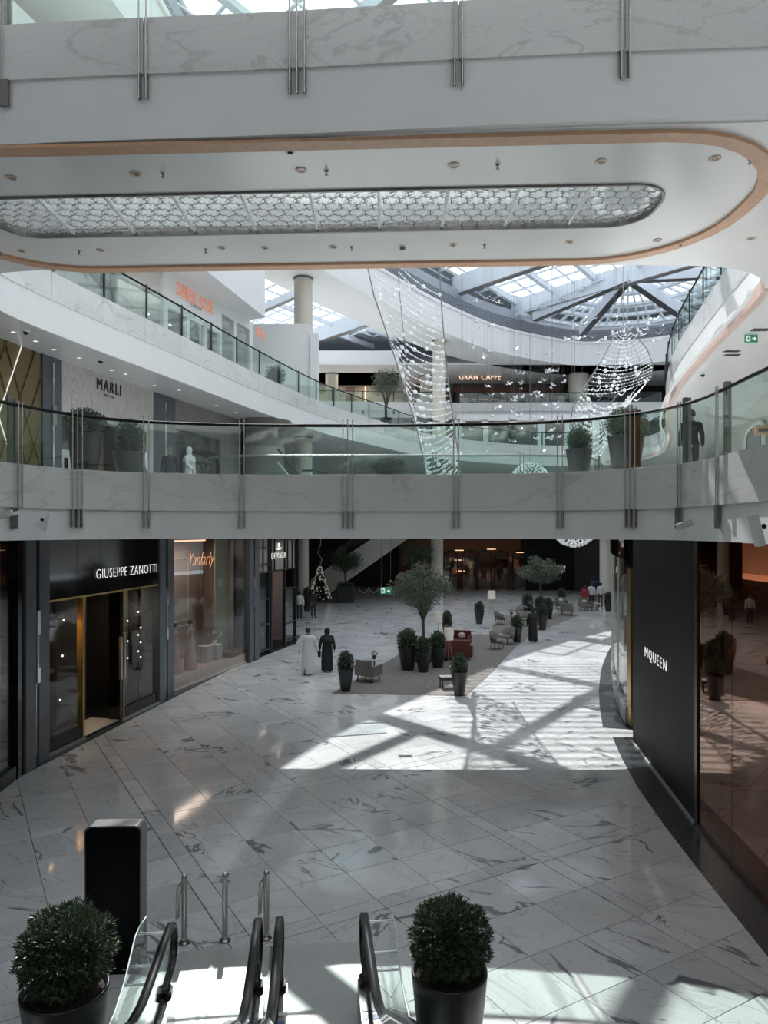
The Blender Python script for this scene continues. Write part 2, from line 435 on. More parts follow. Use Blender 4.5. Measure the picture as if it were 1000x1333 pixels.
# ---- slabs
void1 = catmull([(4.9, -4.6), (5.2, 3), (5.40, 8), (5.45, 10.5), (5.55, 12.2), (5.55, 13.2), (5.25, 14.6), (4.5, 15.65), (3.3, 16.2), (1.7, 16.35), (0, 16.35), (-1.7, 16.2), (-3.3, 15.95), (-4.8, 15.45), (-6.0, 14.75), (-6.85, 13.4), (-7.3, 11), (-7.5, 8), (-7.4, 3), (-7.2, -4.6)], 4)
void1 = [Vector((p[0]*.945, p[1]*.945 if p[1] > 0 else p[1])) for p in void1]
void1 = [Vector((p.x, p.y-(.09*p.x if p.y > 13 else 0)*min(1, max(0, (p.y-13)/1.5)))) for p in void1]
void1b = catmull([(-5.6, 24), (-5.3, 22.5), (-4.2, 21.8), (-2.3, 21.75), (.7, 21.7), (3, 21.7), (4.9, 21.75), (6.1, 22.3), (7.0, 24), (8.0, 27.5), (9.8, 32), (12, 38), (15, 46), (16.5, 54), (12, 60), (5, 56), (0, 49), (-2.5, 42), (-4, 35), (-5.2, 28)], 4, closed=True)
slab1 = sgroup('balcony_level_one')
slab('slab', [(-24, -8), (34, -8), (34, 80), (-24, 80)], [void1, void1b], Z1B, Z1, WHITE, slab1)
inner2 = catmull([(0, 14.9), (-3, 14.9), (-6.2, 15.0), (-8, 15.3), (-9.0, 16.2), (-9.25, 17.6), (-8.9, 19.9), (-7.2, 26.6), (-5.5, 33.3), (-3.2, 40.7), (0, 47.6), (2.2, 52), (6.2, 56.7), (12.5, 60.5), (17.8, 59.5), (19.5, 53), (16.8, 43.5), (13.9, 36.5), (11.3, 28.8), (9.6, 21.9), (8.6, 17.2), (8.15, 15.9), (7.3, 15.1), (6.0, 14.8), (3, 14.8)], 5, closed=True)
front2 = catmull([(-24, 12.2), (-12, 10.9), (-5.3, 10.2), (-1.5, 9.94), (2, 9.65), (4.9, 9.48), (10, 9.3), (34, 9.2)], 6)
def rrect(x0, y0, x1, y1, r, n=7, skew=0.0):
    out = []
    for cx, cy, a0 in ((x1-r, y1-r, 0), (x0+r, y1-r, 90), (x0+r, y0+r, 180), (x1-r, y0+r, 270)):
        for k in range(n+1):
            a = math.radians(a0+90*k/n); x = cx+r*math.cos(a); y = cy+r*math.sin(a); out.append(Vector((x, y+skew*(x))))
    return out
recess = rrect(-6.7, 11.48, 4.45, 13.05, .62, skew=-.047)
slab2 = sgroup('balcony_level_two')
slab('slab', [(p.x, p.y) for p in front2]+[(34, 80), (-24, 80)], [inner2, recess], Z2B, Z2, WHITE, slab2)
# soffit skin with satin paint, 2 cm below the slab
slab('soffit', [(p.x, p.y+.12) for p in front2]+[(33.5, 79), (-23.5, 79)], [catmull([(p.x, p.y) for p in inner2], 1, closed=True), recess], Z2B-.02, Z2B+.0, SOFFIT, slab2)
# level three slab (left shops overhang) and the far cafe floor
slab3 = sgroup('balcony_level_three')
slab('slab', [(-24, 10.5), (-12.5, 10.5), (-11, 17), (-9.6, 22.5), (-7.5, 31), (-6.1, 38), (-8.5, 39.5), (-24, 40)], [], Z3B, Z3+2.0, WHITE, slab3)
far3 = [(-20, 70.5), (-6, 72), (7, 73), (28, 72.5), (45, 66)]
slab('slab', far3+[(45, 90), (-20, 90)], [], Z3B+.1, Z3, WHITE, slab3)
struct('fascia_band', MB().ribbon(far3, Z3-.85, Z3+.02, .12, inward=-.12), WHITE, slab3)
# ---- roof ring
ring = catmull([(-8.3, 14), (-8.2, 20), (-7.7, 24), (-7.0, 30), (-5.8, 37), (-3.9, 43.9), (0, 51), (4.6, 58.3), (10.3, 65.2), (17.4, 70), (21, 70.3), (26, 68.4), (31, 62), (33, 52), (31, 40), (27, 28), (20, 16), (10, 9), (-2, 8.2), (-6.8, 10)], 5, closed=True)
def offset_loop(L, d):
    n = len(L); out = []
    for i in range(n):
        t = (L[(i+1) % n]-L[i-1]).normalized(); out.append(L[i]+Vector((-t.y, t.x))*d)
    return out
ar = sum(ring[i].x*ring[(i+1) % len(ring)].y-ring[(i+1) % len(ring)].x*ring[i].y for i in range(len(ring)))
od = 1 if ar < 0 else -1
ring_out = offset_loop(ring, 4.0*od)
roofring = sgroup('roof_ring')
slab('slab', ring_out, [ring], ZRB, ZRT, WHITE, roofring)
struct('lip', MB().ribbon(ring+[ring[0]], ZRT-.1, ZRT+.12, .15*od, inward=-.1*od), WHITE, roofring)
lo_ = offset_loop(ring, .55*od)
struct('upstand_wall', MB().ribbon(lo_, ZRT, 25.3, .2*od, closed=True), ROOFG, roofring)
for k in range(9):
    struct('louver_slat', MB().ribbon(offset_loop(ring, .40*od), ZRT+.14+k*.14, ZRT+.20+k*.14, .12*od, closed=True), ROOFG, roofring)
# ---- roof: diamond grid of deep beams with panes
ra = Vector((.64, -.77)).normalized(); rn_ = Vector((-ra.y, ra.x)); rbv = Vector((.56, .83)).normalized()
def inside(p, L):
    c = False; n = len(L); j = n-1
    for i in range(n):
        a, b = L[i], L[j]
        if (a[1] > p[1]) != (b[1] > p[1]) and p[0] < (b[0]-a[0])*(p[1]-a[1])/(b[1]-a[1])+a[0]: c = not c
        j = i
    return c
roof = sgroup('roof')
ring_big = offset_loop(ring, 1.2*od)
hole_l = [(-16, 55), (-5.5, 55), (-2, 60.5), (2, 66), (2, 80), (-16, 80)]
slab('roof_cladding', [(-45, -6), (60, -6), (60, 95), (-45, 95)], [ring_big, hole_l], 26.7, 26.95, ROOFG, roof)
n0 = 44.2; P0 = rn_*n0
A0 = 0.0
# main beams
def clip_line(p, d, L, lo=-90, hi=90, st=.5):
    segs = []; cur = None; t = lo
    while t <= hi:
        q = p+d*t
        if inside(q, L):
            if cur is None: cur = t
        elif cur is not None: segs.append((cur, t)); cur = None
        t += st
    return segs
NB = 52.8
for k in range(-4, 2):
    nn = n0+8.6*k; p = rn_*nn
    for loop in (ring_big, hole_l):
        for t0, t1 in clip_line(p, ra, loop):
            if t1-t0 < 3: continue
            a = p+ra*(t0-.4); b = p+ra*(t1+.4)
            dp = 1.5 if k >= 0 else .7
            struct('roof_beam', MB().beam((a.x, a.y, 26.5-dp/2), (b.x, b.y, 26.5-dp/2), .55 if k >= 0 else .35, dp), ROOFW, roof)
            struct('beam_edge', MB().beam((a.x, a.y, 26.47-dp), (b.x, b.y, 26.47-dp), .62 if k >= 0 else .4, .06), GREYM, roof)
# cross beams and panes between main beams
cosab = abs(rbv.dot(rn_)); npane = 0
hid = []
for k in range(-5, 2):
    nlo = n0+8.6*k
    for j in range(-22, 40):
        base = rn_*nlo+ra*(j*4.2)
        e = base+rbv*(8.6/rbv.dot(rn_))
        mid = (base+e)/2
        for loop, up in ((ring_big, 1), (hole_l, 0)):
            if up and mid.dot(rn_) > NB+.5: continue
            if inside(mid, loop) or inside(base.lerp(e, .2), loop) or inside(base.lerp(e, .8), loop):
                if k < 0 and j % 2: continue
                struct('cross_beam', MB().beam((base.x, base.y, 26.25), (e.x, e.y, 26.25), .35, .5 if k >= 0 else .3), ROOFW, roof)
        # 2 x 3 panes in the bay
        for a in range(2):
            for b in range(4):
                f0 = (b+.03)/4; f1 = (b+.97)/4
                q = [base+ra*(a*2.1+.10)+rbv*(f0*8.6/rbv.dot(rn_)), base+ra*(a*2.1+2.02)+rbv*(f0*8.6/rbv.dot(rn_)),
                     base+ra*(a*2.1+2.02)+rbv*(f1*8.6/rbv.dot(rn_)), base+ra*(a*2.1+.10)+rbv*(f1*8.6/rbv.dot(rn_))]
                c = (q[0]+q[2])/2
                ok = (inside(c, ring_big) and c.dot(rn_) < NB) or inside(c, hole_l)
                if not ok: continue
                px_ = CX+F*c.x/max(c.y, .1); py_ = CY-F*(26.5-EYE)/max(c.y, .1)
                vis = c.y > 1 and -40 < px_ < 1040 and (-60 < py_ < 60 or 330 < py_ < 470)
                z = 26.5
                pm = MB(); pm.add([(p.x, p.y, z) for p in q]+[(p.x, p.y, z+.03) for p in q], [(0, 3, 2, 1), (4, 5, 6, 7), (0, 1, 5, 4), (1, 2, 6, 5), (2, 3, 7, 6), (3, 0, 4, 7)])
                if vis: struct('pane', pm, SKYG, roof)
                else: hid.append(pm)
                # frame bar between panes
                if vis:
                    fm = MB(); a0, a1 = q[3], q[2]; off = rbv*.08
                    fm.beam((a0.x+off.x, a0.y+off.y, 26.45), (a1.x+off.x, a1.y+off.y, 26.45), .13, .10); 
                    fm.beam((q[0].x-ra.x*.08, q[0].y-ra.y*.08, 26.45), (q[3].x-ra.x*.08, q[3].y-ra.y*.08, 26.45), .10, .10)
                    struct('pane_frame', fm, ROOFW, roof)
hm = MB()
for p in hid: hm.add(p.v, p.f)
o = struct('pane_field', hm, SKYG, roof); o['kind'] = 'stuff'
# fan of panes beyond the outermost beam around the star hub
hub = Vector((19.5, 59.0)); fan = []
bc = n0+8.6
ringpts = ring
for i in range(len(ringpts)):
    a, b = ringpts[i], ringpts[(i+1) % len(ringpts)]
    if (a.dot(rn_) < bc-1 and b.dot(rn_) < bc-1): continue
    a = hub+(a-hub)*1.08; b = hub+(b-hub)*1.08
    fr = MB()
    for t0, t1 in ((.18, .36), (.38, .54), (.56, .72), (.74, .90)):
        z0_, z1_ = 26.2-1.6*t0, 26.2-1.6*t1
        q = [hub+(a-hub)*t0, hub+(b-hub)*t0, hub+(b-hub)*t1, hub+(a-hub)*t1]
        g = .06; pts = [(q[0].lerp(q[1], g), z0_), (q[1].lerp(q[0], g), z0_), (q[2].lerp(q[3], g), z1_), (q[3].lerp(q[2], g), z1_)]
        pm = MB(); pm.add([(p.x, p.y, z) for p, z in pts]+[(p.x, p.y, z+.03) for p, z in pts], [(0, 3, 2, 1), (4, 5, 6, 7), (0, 1, 5, 4), (1, 2, 6, 5), (2, 3, 7, 6), (3, 0, 4, 7)])
        struct('pane', pm, SKYG, roof)
        fr.beam((q[3].x, q[3].y, z1_-.05), (q[2].x, q[2].y, z1_-.05), .55, .25)
        fr.beam((q[0].x, q[0].y, z0_), (q[3].x, q[3].y, z1_), .16, .14)
    struct('pane_frame', fr, ROOFW, roof)
for e, zz in ((Vector((18.4, 69.0)), 23.9), (Vector((25.5, 64.0)), 24.3), (Vector((29, 55.5)), 24.9), (Vector((13.5, 66.5)), 24.6)):
    struct('roof_beam', MB().beam((hub.x, hub.y, 25.6), (e.x, e.y, zz), .5, .9), ROOFW, roof)
    struct('beam_edge', MB().beam((hub.x, hub.y, 25.12), (e.x, e.y, zz-.48), .56, .06), BLACKM, roof)
# sun screen slats under the glass
sm_ = MB()
for k in range(30):
    y = 38.5+k*.56
    for x0, x1 in ((-1.5, 4.2),):
        sm_.beam((x0+(y-38)*.02, y, 26.1), (x1+(y-38)*.1, y, 26.1), .09, .04)
o = struct('sun_screen_slats', sm_, ROOFW, roof); o['kind'] = 'stuff'

# ---- columns
def column(p, r, z0, z1, name='column'):
    g = sgroup(name, (p[0], p[1], z0))
    struct('shaft', MB().lathe([(r, z0), (r, z1-.12)], 28, (p[0], p[1], 0)), CREAM, g)
    struct('capital_ring', MB().lathe([(r+.05, z1-.12), (r+.05, z1)], 28, (p[0], p[1], 0)), GREYM, g)
    return g
column((-5.0, 45.9), .57, Z2, ZRB)                 # tall column by the left balcony
column(D(572, 500, 61).to_2d(), .55, Z2, ZRB)
column(D(753, 500, 74).to_2d(), .98, Z3, ZRB)
column(D(432, 500, 74).to_2d(), .62, Z3, ZRB)
column(D(555, 500, 75).to_2d(), .62, Z3, ZRB)
column(D(395, 740, 52).to_2d(), .38, 0, Z1B)
column(D(569, 740, 62).to_2d(), .52, 0, Z1B)
column(D(790, 740, 56).to_2d(), .52, 0, Z1B)
column(D(395, 600, 42).to_2d(), .5, Z1, Z2B)    # brown grey column under level two

# ---- railings: glass, posts, handrail; with marble fascia panels on the slab edge
def railing(name, label, path, z, s0, s1, out, posts, kind, slab_o, drop=.74, fascia=True, pitch=None, flip=1, tube_=True, glassm=None):
    """out: +1 when the open side lies left of travel, else -1. posts: list of (s, type)"""
    P = Path(path); g = thing(name, label, 'railing', (P.at((s0+s1)/2)[0].x, P.at((s0+s1)/2)[0].y, z), group=None)
    ss = sorted([s for s, _ in posts]); cuts_ = [s0]+[s for s in ss if s0+.3 < s < s1-.3]+[s1]
    for a, b in zip(cuts_, cuts_[1:]):
        gp = P.sub(a+.02, b-.02, -.03*out)
        MB().ribbon(gp, z+.03, z+1.02, .016*out).world('glass_panel', glassm or RAILG, g)
        if fascia:
            fp = P.sub(a+.006, b-.006, 0)
            o = MB().ribbon(fp, z-drop, z+.02, .06*out, inward=-.02*out).build('fascia_panel', FASC, slab_o); o.matrix_parent_inverse = pinv(slab_o)
    hp = [Vector((p.x, p.y, z+1.05)) for p in P.sub(s0, s1, -.03*out, .4)]
    MB().tube(hp, .032, 8).world('handrail', HRAIL if kind != 'steel' else GREYM, g)
    for s, t in posts:
        p, tt, nn = P.at(s); o_ = nn*out; T = Vector((tt.x, tt.y, 0)); O = Vector((o_.x, o_.y, 0)); B = Vector((p.x, p.y, 0))
        def ob(m, along, offo, w_, d_, z0, z1):
            c = B+T*along+O*offo; m.beam((c.x, c.y, z0), (c.x, c.y, z1), d_, w_, up=T)
        if t[0] == 'r':
            n = int(t[1])
            for k in range(n):
                a = (k-(n-1)/2)*.10
                c = B+T*a+O*.075; m = MB()
                m.tube([(c.x, c.y, z-drop-.36), (c.x, c.y, z+1.14)], .011, 8)
                m.ball((c.x, c.y, z+1.15), .017, 8, 4)
                m.world('post_rod', STEEL, g)
                m = MB(); ob(m, a, .045, .036, .05, z-drop-.34, z-drop+.0); m.world('mount_plate', GREYM, g)
                if t.endswith('w'):
                    m = MB(); ob(m, a, -.06, .085, .03, z+.05, z+1.12); m.world('post_fin', WOODT if 0 else MATS['red brown post'], g)
        elif t == 'flat':
            m = MB(); ob(m, -.06, -.08, .05, .06, z+.02, z+1.16); m.world('post', GREYM, g); m = MB(); ob(m, .07, .05, .13, .035, z-drop-.36, z-drop+.0); m.world('mount_plate', GREYM, g)
            m = MB(); ob(m, .05, -.075, .11, .03, z+.02, z+1.18); m.world('post_fin', GREYM, g)
            
            for al in (-.06, .02): m = MB(); ob(m, al, .085, .018, .018, z-drop, z+1.1); m.world('post_rod', STEEL, g)
        elif t == 'slim':
            m = MB(); ob(m, 0, -.07, .09, .03, z+.02, z+1.1); m.world('post', BLACKM, g)
            
            for al in (-.03, .03): m = MB(); ob(m, al, .06, .016, .016, z-drop, z+.05); m.world('post_rod', STEEL, g)
            m = MB(); ob(m, 0, .05, .15, .06, z-drop-.42, z-drop+.02); m.world('mount_plate', GREYM, g)
    return g
mat('red brown post', (.22, .07, .035), .4)
# bridge on level one, near edge (camera side)
P1 = Path(void1); 
posts = []
for px, t in ((20, 'flat'), (98, 'r3'), (190, 'r2'), (315, 'r2'), (453, 'r3'), (594, 'r2'), (730, 'r2'), (823, 'r3w'), (889, 'flat'), (940, 'flat')):
    s = P1.s_at_px(px); posts.append((s, t))
sl_, sr_ = P1.s_at_px(20), P1.s_at_px(940)
posts += [(sl_+2.6*(1 if sl_ > sr_ else -1), 'flat'), (sr_+2.4*(1 if sr_ > sl_ else -1), 'flat')]
railing('glass_railing', 'long curved glass railing on the near edge of the middle level bridge', void1, Z1, 8.0, P1.L[-1]-12, 1, posts, 'a', slab1)
# bridge on level one, far edge
vb = list(void1b); i0 = min(range(len(vb)), key=lambda i: (vb[i]-Vector((-5.3, 24))).length); 
vb2 = vb[i0:]+vb[:i0]; P1b = Path(vb2); ps = []
for px in (262, 405, 566, 680, 777): 
    s = P1b.s_at_px(px)
    if s: ps.append((s, 'r2' if px != 777 else 'flat'))
L_ = 15.5
railing('glass_railing', 'glass railing with thin steel rods on the far edge of the middle level bridge', vb2, Z1, 0, L_, 1, ps, 'steel', slab1, fascia=False)
# level one gallery railing further back on the right
railing('glass_railing', 'distant glass railing along the right gallery beyond the two planters', vb2, Z1, L_+.3, L_+26, 1, [(L_+3+3*k, 'slim') for k in range(8)], 'a', slab1)
# top bridge near edge
P2f = Path(front2); ps = []
for px, t in ((2, 'flat'), (188, 'r2'), (388, 'r3'), (597, 'r2'), (813, 'r2')): ps.append((P2f.s_at_px(px), t))
s9 = P2f.s_at_px(813); ps.append((s9+2.3, 'r2'))
railing('glass_railing', 'glass railing above the marble edge of the topmost bridge', [(p.x, p.y) for p in front2], Z2, P2f.s_at_px(2)-4, s9+6, -1, ps, 'a', slab2)
# level two opening, all round
in2 = list(inner2); P2 = Path(in2+[in2[0]])
def near_s(P, q): 
    i = min(range(len(P.P)), key=lambda i: (P.P[i]-Vector(q)).length); return P.L[i]
sL0 = near_s(P2, (-9.0, 16.4)); sL1 = near_s(P2, (2.2, 52)); sF1 = near_s(P2, (17.8, 59.5)); sR1 = near_s(P2, (8.6, 17.2)); sB1 = near_s(P2, (6, 14.8))
railing('glass_railing', 'left balcony railing running back past the pyjama shop and tall column', in2+[in2[0]], Z2, sL0, sL1, 1, [(sL0+1.2+2.25*k, 'slim') for k in range(17)], 'a', slab2)
railing('glass_railing', 'far curved railing in front of the white framed shop windows', in2+[in2[0]], Z2, sL1+.1, sF1, 1, [(sL1+2+3*k, 'slim') for k in range(6)], 'a', slab2)
railing('glass_railing', 'right balcony railing sweeping overhead towards the camera', in2+[in2[0]], Z2, sF1+.1, sR1+1.0, 1, [(sR1-.6-2.35*k, 'slim') for k in range(18) if sR1-.6-2.35*k > sF1+.5], 'a', slab2)
railing('glass_railing', 'railing on the far edge of the topmost bridge', in2+[in2[0]], Z2, sR1+1.1, P2.L[-1]-.5, 1, [(sR1+3.5, 'slim')], 'a', slab2, fascia=False)
# far cafe railing
far3b = catmull([(7.2, 73.0), (17, 73.1), (28, 72.5)], 6)
railing('glass_railing', 'far glass railing in front of the cafe seating', far3b, Z3, .2, 20, -1, [(2+3*k, 'slim') for k in range(7)], 'a', slab3, fascia=False)
far3c = catmull([(-10, 71.5), (-6, 72), (6.5, 73)], 6)
railing('glass_railing', 'far glass railing left of the hanging bead sail on the cafe level', far3c, Z3, .2, 15, -1, [(2+3*k, 'slim') for k in range(4)], 'a', slab3, fascia=False)

# ---- wood trim under the slabs and the ornate recess of the top bridge
trim_loop = rrect(-7.9, 9.93, 6.0, 14.82, 2.2, 8, skew=-.045)
tl = [Vector((p.x, max(p.y, 0))) for p in trim_loop]
slab('trim_4', offset_loop(tl, -.0), [offset_loop(tl, .24)], Z2B-.07, Z2B-.021, WOODT)
PR = Path(in2+[in2[0]])
rp = PR.sub(near_s(P2, (17.8, 59.5)), near_s(P2, (8.3, 16.3)), 0, .5)
struct('trim_5', MB().ribbon(rp, Z2B-.05, Z2B+.26, .16, inward=-.04), mat('pale pink wood trim', (.66, .47, .40), .35, var=.08, scale=6))
rp = PR.sub(near_s(P2, (17.8, 59.5)), near_s(P2, (8.3, 16.3)), -.32, .5)
struct('trim_6', MB().ribbon(rp, Z2B-.10, Z2B-.02, .10), WHITE)
rimo = offset_loop(recess, -.02)
slab('trim_7', rimo, [offset_loop(recess, .02)], Z2B-.05, Z2B+.1, GREYM)
# ornate panels: glass with a raised white interlaced lattice
LATM = mat('white lattice tracery', (.74, .73, .71), .4)
MIRG = glass('clear ornate ceiling glass', (.88, .90, .91), .12, ior=1.6)
orn = thing('ornate_ceiling_panel', 'long rounded glass panel with white lattice set into the top bridge underside', 'ceiling panel', (-1.1, 12.3, Z2B))
rec_in = offset_loop(recess, .06)
xs = [-6.75]+[-5.55+1.093*k for k in range(10)]
def yk(x): return -.047*x
HEXR = .105
for i in range(len(xs)-1):
    x0, x1 = xs[i]+.02, xs[i+1]-.02
    if i == len(xs)-2: x1 = 4.5
    pm = MB(); y0, y1 = 11.5, 13.03
    # clip the pane to the rounded outline
    poly = []
    N = 8
    def ycl(x, up):
        r = .6; xm = max(-6.66, min(4.41, x)); e = 0
        if xm < -6.66+r: e = r-math.sqrt(max(0, r*r-(-6.66+r-xm)**2))
        if xm > 4.41-r: e = r-math.sqrt(max(0, r*r-(xm-4.41+r)**2))
        return (13.01-e if up else 11.52+e)+yk(xm)
    xx = [x0+(x1-x0)*k/N for k in range(N+1)]
    poly = [(max(-6.65, min(4.40, x)), ycl(x, 0)) for x in xx]+[(max(-6.65, min(4.40, x)), ycl(x, 1)) for x in xx[::-1]]
    gp = MB().prism(poly, Z2B+.03, Z2B+.045).world('glass_pane', MIRG, orn)
    lm = MB(); R = .15
    yy = 11.3; row = 0
    while yy < 13.6:
        cxx = x0-.2+(R*.87 if row % 2 else 0)
        while cxx < x1+.2:
            for k in range(6):
                a = PI/6+PI/3*k
                for (ra_, rb_, da, db) in ((R, R, 0, PI/3), (R, R*.52, 0, PI/6)):
                    p = Vector((cxx+ra_*math.cos(a+da), yy+ra_*math.sin(a+da))); q = Vector((cxx+rb_*math.cos(a+db), yy+rb_*math.sin(a+db)))
                    mcx = (p+q)/2
                    if x0 < mcx.x < x1 and ycl(mcx.x, 0)+.02 < mcx.y < ycl(mcx.x, 1)-.02:
                        lm.beam((p.x, p.y, Z2B+.022), (q.x, q.y, Z2B+.022), .012, .010)
            cxx += R*1.74
        yy += R*1.5; row += 1
    o = lm.world('lattice', LATM, orn); o['kind'] = 'stuff'
    if i: MB().beam((x0-.02, 11.5+yk(x0), Z2B+.01), (x0-.02, 13.03+yk(x0), Z2B+.01), .04, .04).world('divider_bar', WHITE, orn)
# ================================================================== SHOPFRONTS
class Fr:
    """local frame on a plan segment: s along, d towards the hall (negative = into the shop), z up"""
    def __init__(s, A, B, side):
        s.A = Vector(A[:2]); s.B = Vector(B[:2]); s.t = (s.B-s.A).normalized(); s.len = (s.B-s.A).length
        s.n = Vector((s.t.y, -s.t.x))*side
        s.M = Matrix(((s.t.x, s.n.x, 0, s.A.x), (s.t.y, s.n.y, 0, s.A.y), (0, 0, 1, 0), (0, 0, 0, 1)))
    def mb(s): return MB(s.M)
    def px(s, px): p = on_line(px, s.A, s.B); return (p-s.A).dot(s.t)
    def w(s, a, d, z): return s.M @ Vector((a, d, z))
def fixbox(fr, name, m, par, a0, a1, d0, d1, z0, z1, **k):
    mb = fr.mb(); mb.box(min(a0, a1), min(d0, d1), z0, max(a0, a1), max(d0, d1), z1); 
    if fr.M.to_3x3().determinant() < 0: mb.f = [f[::-1] for f in mb.f]
    return mb.world(name, m, par, **k)
# ---- left ground row
A0_, A1_ = (-7.55, 10.2), (-8.02, 16.35)
S0 = Fr(A0_, A1_, 1)
wl = sgroup('wall_left', (-8, 16, 0))
S1a = G(59, 986); S1b = G(204, 916); S2a = G(223, 903); S2b = G(322, 863); S3a = G(335, 858); S3b = G(385, 835)
def pilaster(A, B, name='pilaster'):
    f = Fr(A, B, 1); g = thing('wall_pilaster', None or '', 'pilaster', (A[0], A[1], 0)); L = f.len
    fixbox(f, 'stone_cladding', GRANPIL, g, 0, L*.42, -.5, .10, 0, 5.2); fixbox(f, 'stone_cladding', GRANPIL, g, L*.55, L, -.5, .10, 0, 5.2)
    fixbox(f, 'recess', BLACKM, g, L*.42, L*.55, -.5, .02, 0, 5.2)
    m = f.mb(); m.tube([(L*.485, .06, .25), (L*.485, .06, 1.95)], .018, 6); m.world('light_rod', CHROME, g)
    fixbox(f, 'steel_handle', STEEL, g, L*.44, L*.53, .03, .11, 2.0, 3.3)
    fixbox(f, 'steel_cap', CHROME, g, L*.42, L*.55, .03, .13, 3.0, 3.55); fixbox(f, 'steel_cap', CHROME, g, L*.42, L*.55, .03, .13, 1.9, 2.25)
    return g
g = pilaster(G(28, 1008), (S1a.x, S1a.y)); tag(g, 'slate blue granite pilaster left of the black shoe shop, nearest of the row', 'pilaster')
g = pilaster((S1b.x, S1b.y), (S2a.x, S2a.y)); tag(g, 'slate blue granite pilaster between the shoe shop and the dress window', 'pilaster')
g = pilaster((S2b.x, S2b.y), (S3a.x, S3a.y)); tag(g, 'narrow slate blue granite pilaster between dress window and black framed shop', 'pilaster')
def interior(fr, g, depth, wallm, floorm, a0, a1, z1=5.1):
    fixbox(fr, 'back_wall', wallm, g, a0, a1, -depth-.1, -depth, 0, z1)
    fixbox(fr, 'side_wall', wallm, g, a0-.0, a0+.08, -depth, -.6, 0, z1); fixbox(fr, 'side_wall', wallm, g, a1-.08, a1, -depth, -.6, 0, z1)
    fixbox(fr, 'shop_floor', floorm, g, a0, a1, -depth, -.02, .007, .05)
# shop 0, dark window at the left frame edge
g = thing('shopfront', 'dark glazed shopfront at the left frame edge with reflected lamps', 'shopfront', (-8, 14, 0))
interior(S0, g, 2.5, DARKIN, BLKMAT, 0, S0.len)
fixbox(S0, 'window_glass', SHOPG, g, 0, S0.len-.25, -.06, -.04, .3, 5.1)
fixbox(S0, 'black_frame', BLKGL, g, S0.len-.28, S0.len, -.3, .06, 0, 5.2); fixbox(S0, 'plinth', BLKGL, g, 0, S0.len-.28, -.2, .04, 0, .3)
for k in range(7):
    m = S0.mb(); m.ball((S0.len-.75+.02*(k % 2), -.45, .5+k*.23), .02, 6, 4); m.world('small_bulb', GLOWC, g)  # glowing balls stand for the lamps reflected in the glass
fixbox(S0, 'display_cabinet', GREYM, g, S0.len-1.3, S0.len-1.1, -.7, -.5, .05, .7)
# shop 1: shoe shop
S1 = Fr(S1a, S1b, 1); px1 = S1.px
g = thing('shopfront', 'glossy black shoe shopfront with white lettering above an open doorway', 'shopfront', (-7.6, 20, 0))
interior(S1, g, 2.6, DARKIN, BLKMAT, 0, S1.len)
zh = 3.72
xs1 = [0, px1(88), px1(120), px1(155), S1.len]
cu = [0, px1(98), px1(128), px1(160), S1.len]
for a, b in zip(cu, cu[1:]): fixbox(S1, 'header_panel', BLKGL, g, a+.006, b-.006, -.35, .05, zh, 5.2)
fixbox(S1, 'gold_edge', GOLD, g, 0, S1.len, -.02, .06, zh-.05, zh)
d0, d1 = px1(108), px1(156)
fixbox(S1, 'window_glass', SHOPG, g, .05, d0-.1, -.04, -.02, .35, zh-.06); fixbox(S1, 'window_glass', SHOPG, g, d1+.22, S1.len-.1, -.04, -.02, .35, zh-.06)
fixbox(S1, 'black_plinth', BLKGL, g, 0, d0, -.25, .03, .06, .35); fixbox(S1, 'black_plinth', BLKGL, g, d1+.15, S1.len, -.25, .03, .06, .35)
fixbox(S1, 'stone_sill', mat('grey stone sill', (.3, .3, .3), .4), g, 0, d0, -.1, .1, .007, .07); fixbox(S1, 'stone_sill', MATS['grey stone sill'], g, d1, S1.len, -.1, .1, .007, .07)
fixbox(S1, 'door_post', GOLD, g, d0-.08, d0, -.12, .05, .05, zh-.05); fixbox(S1, 'door_post', GOLD, g, d1+.1, d1+.17, -.12, .05, .05, zh-.05)
fixbox(S1, 'door_post', BLKGL, g, d1-.06, d1+.1, -.3, .04, .05, zh-.05)
f2 = S1.mb(); f2.box(d1-.2, -.2, .9, d1-.1, -.02, 0); 
fixbox(S1, 'door_pull', mat('pale champagne metal', (.55, .5, .42), .3, .8), g, d1-.13, d1-.03, .05, .11, 1.2, 2.4); fixbox(S1, 'door_pull', MATS['pale champagne metal'], g, d1+.06, d1+.14, .05, .11, 1.2, 2.5)
fixbox(S1, 'inner_screen', DARKIN, g, d0+.5, d1+.1, -1.2, -1.1, .05, zh)
fixbox(S1, 'entrance_floor', CAMEL, g, d0, d1, -.9, .0, .05, .07)
fixbox(S1, 'lit_niche', mat('amber lit niche', (.42, .22, .07), .5, emit=(.5, .25, .07), estr=.35), g, .1, d0*.68, -1.1, -1.0, 1.9, 3.2)  # lamplight on the niche wall is built into its material as glow
fixbox(S1, 'mirror_panel', GREYM, g, .1, d0*.78, -.9, -.8, 3.2, zh); fixbox(S1, 'shelf', GOLDD, g, .1, d0*.7, -1.0, -.5, 1.8, 1.88)
fixbox(S1, 'olive_curtain', mat('olive lit panel', (.20, .18, .09), .6), g, S1.len-.9, S1.len-.3, -.9, -.8, .6, zh)
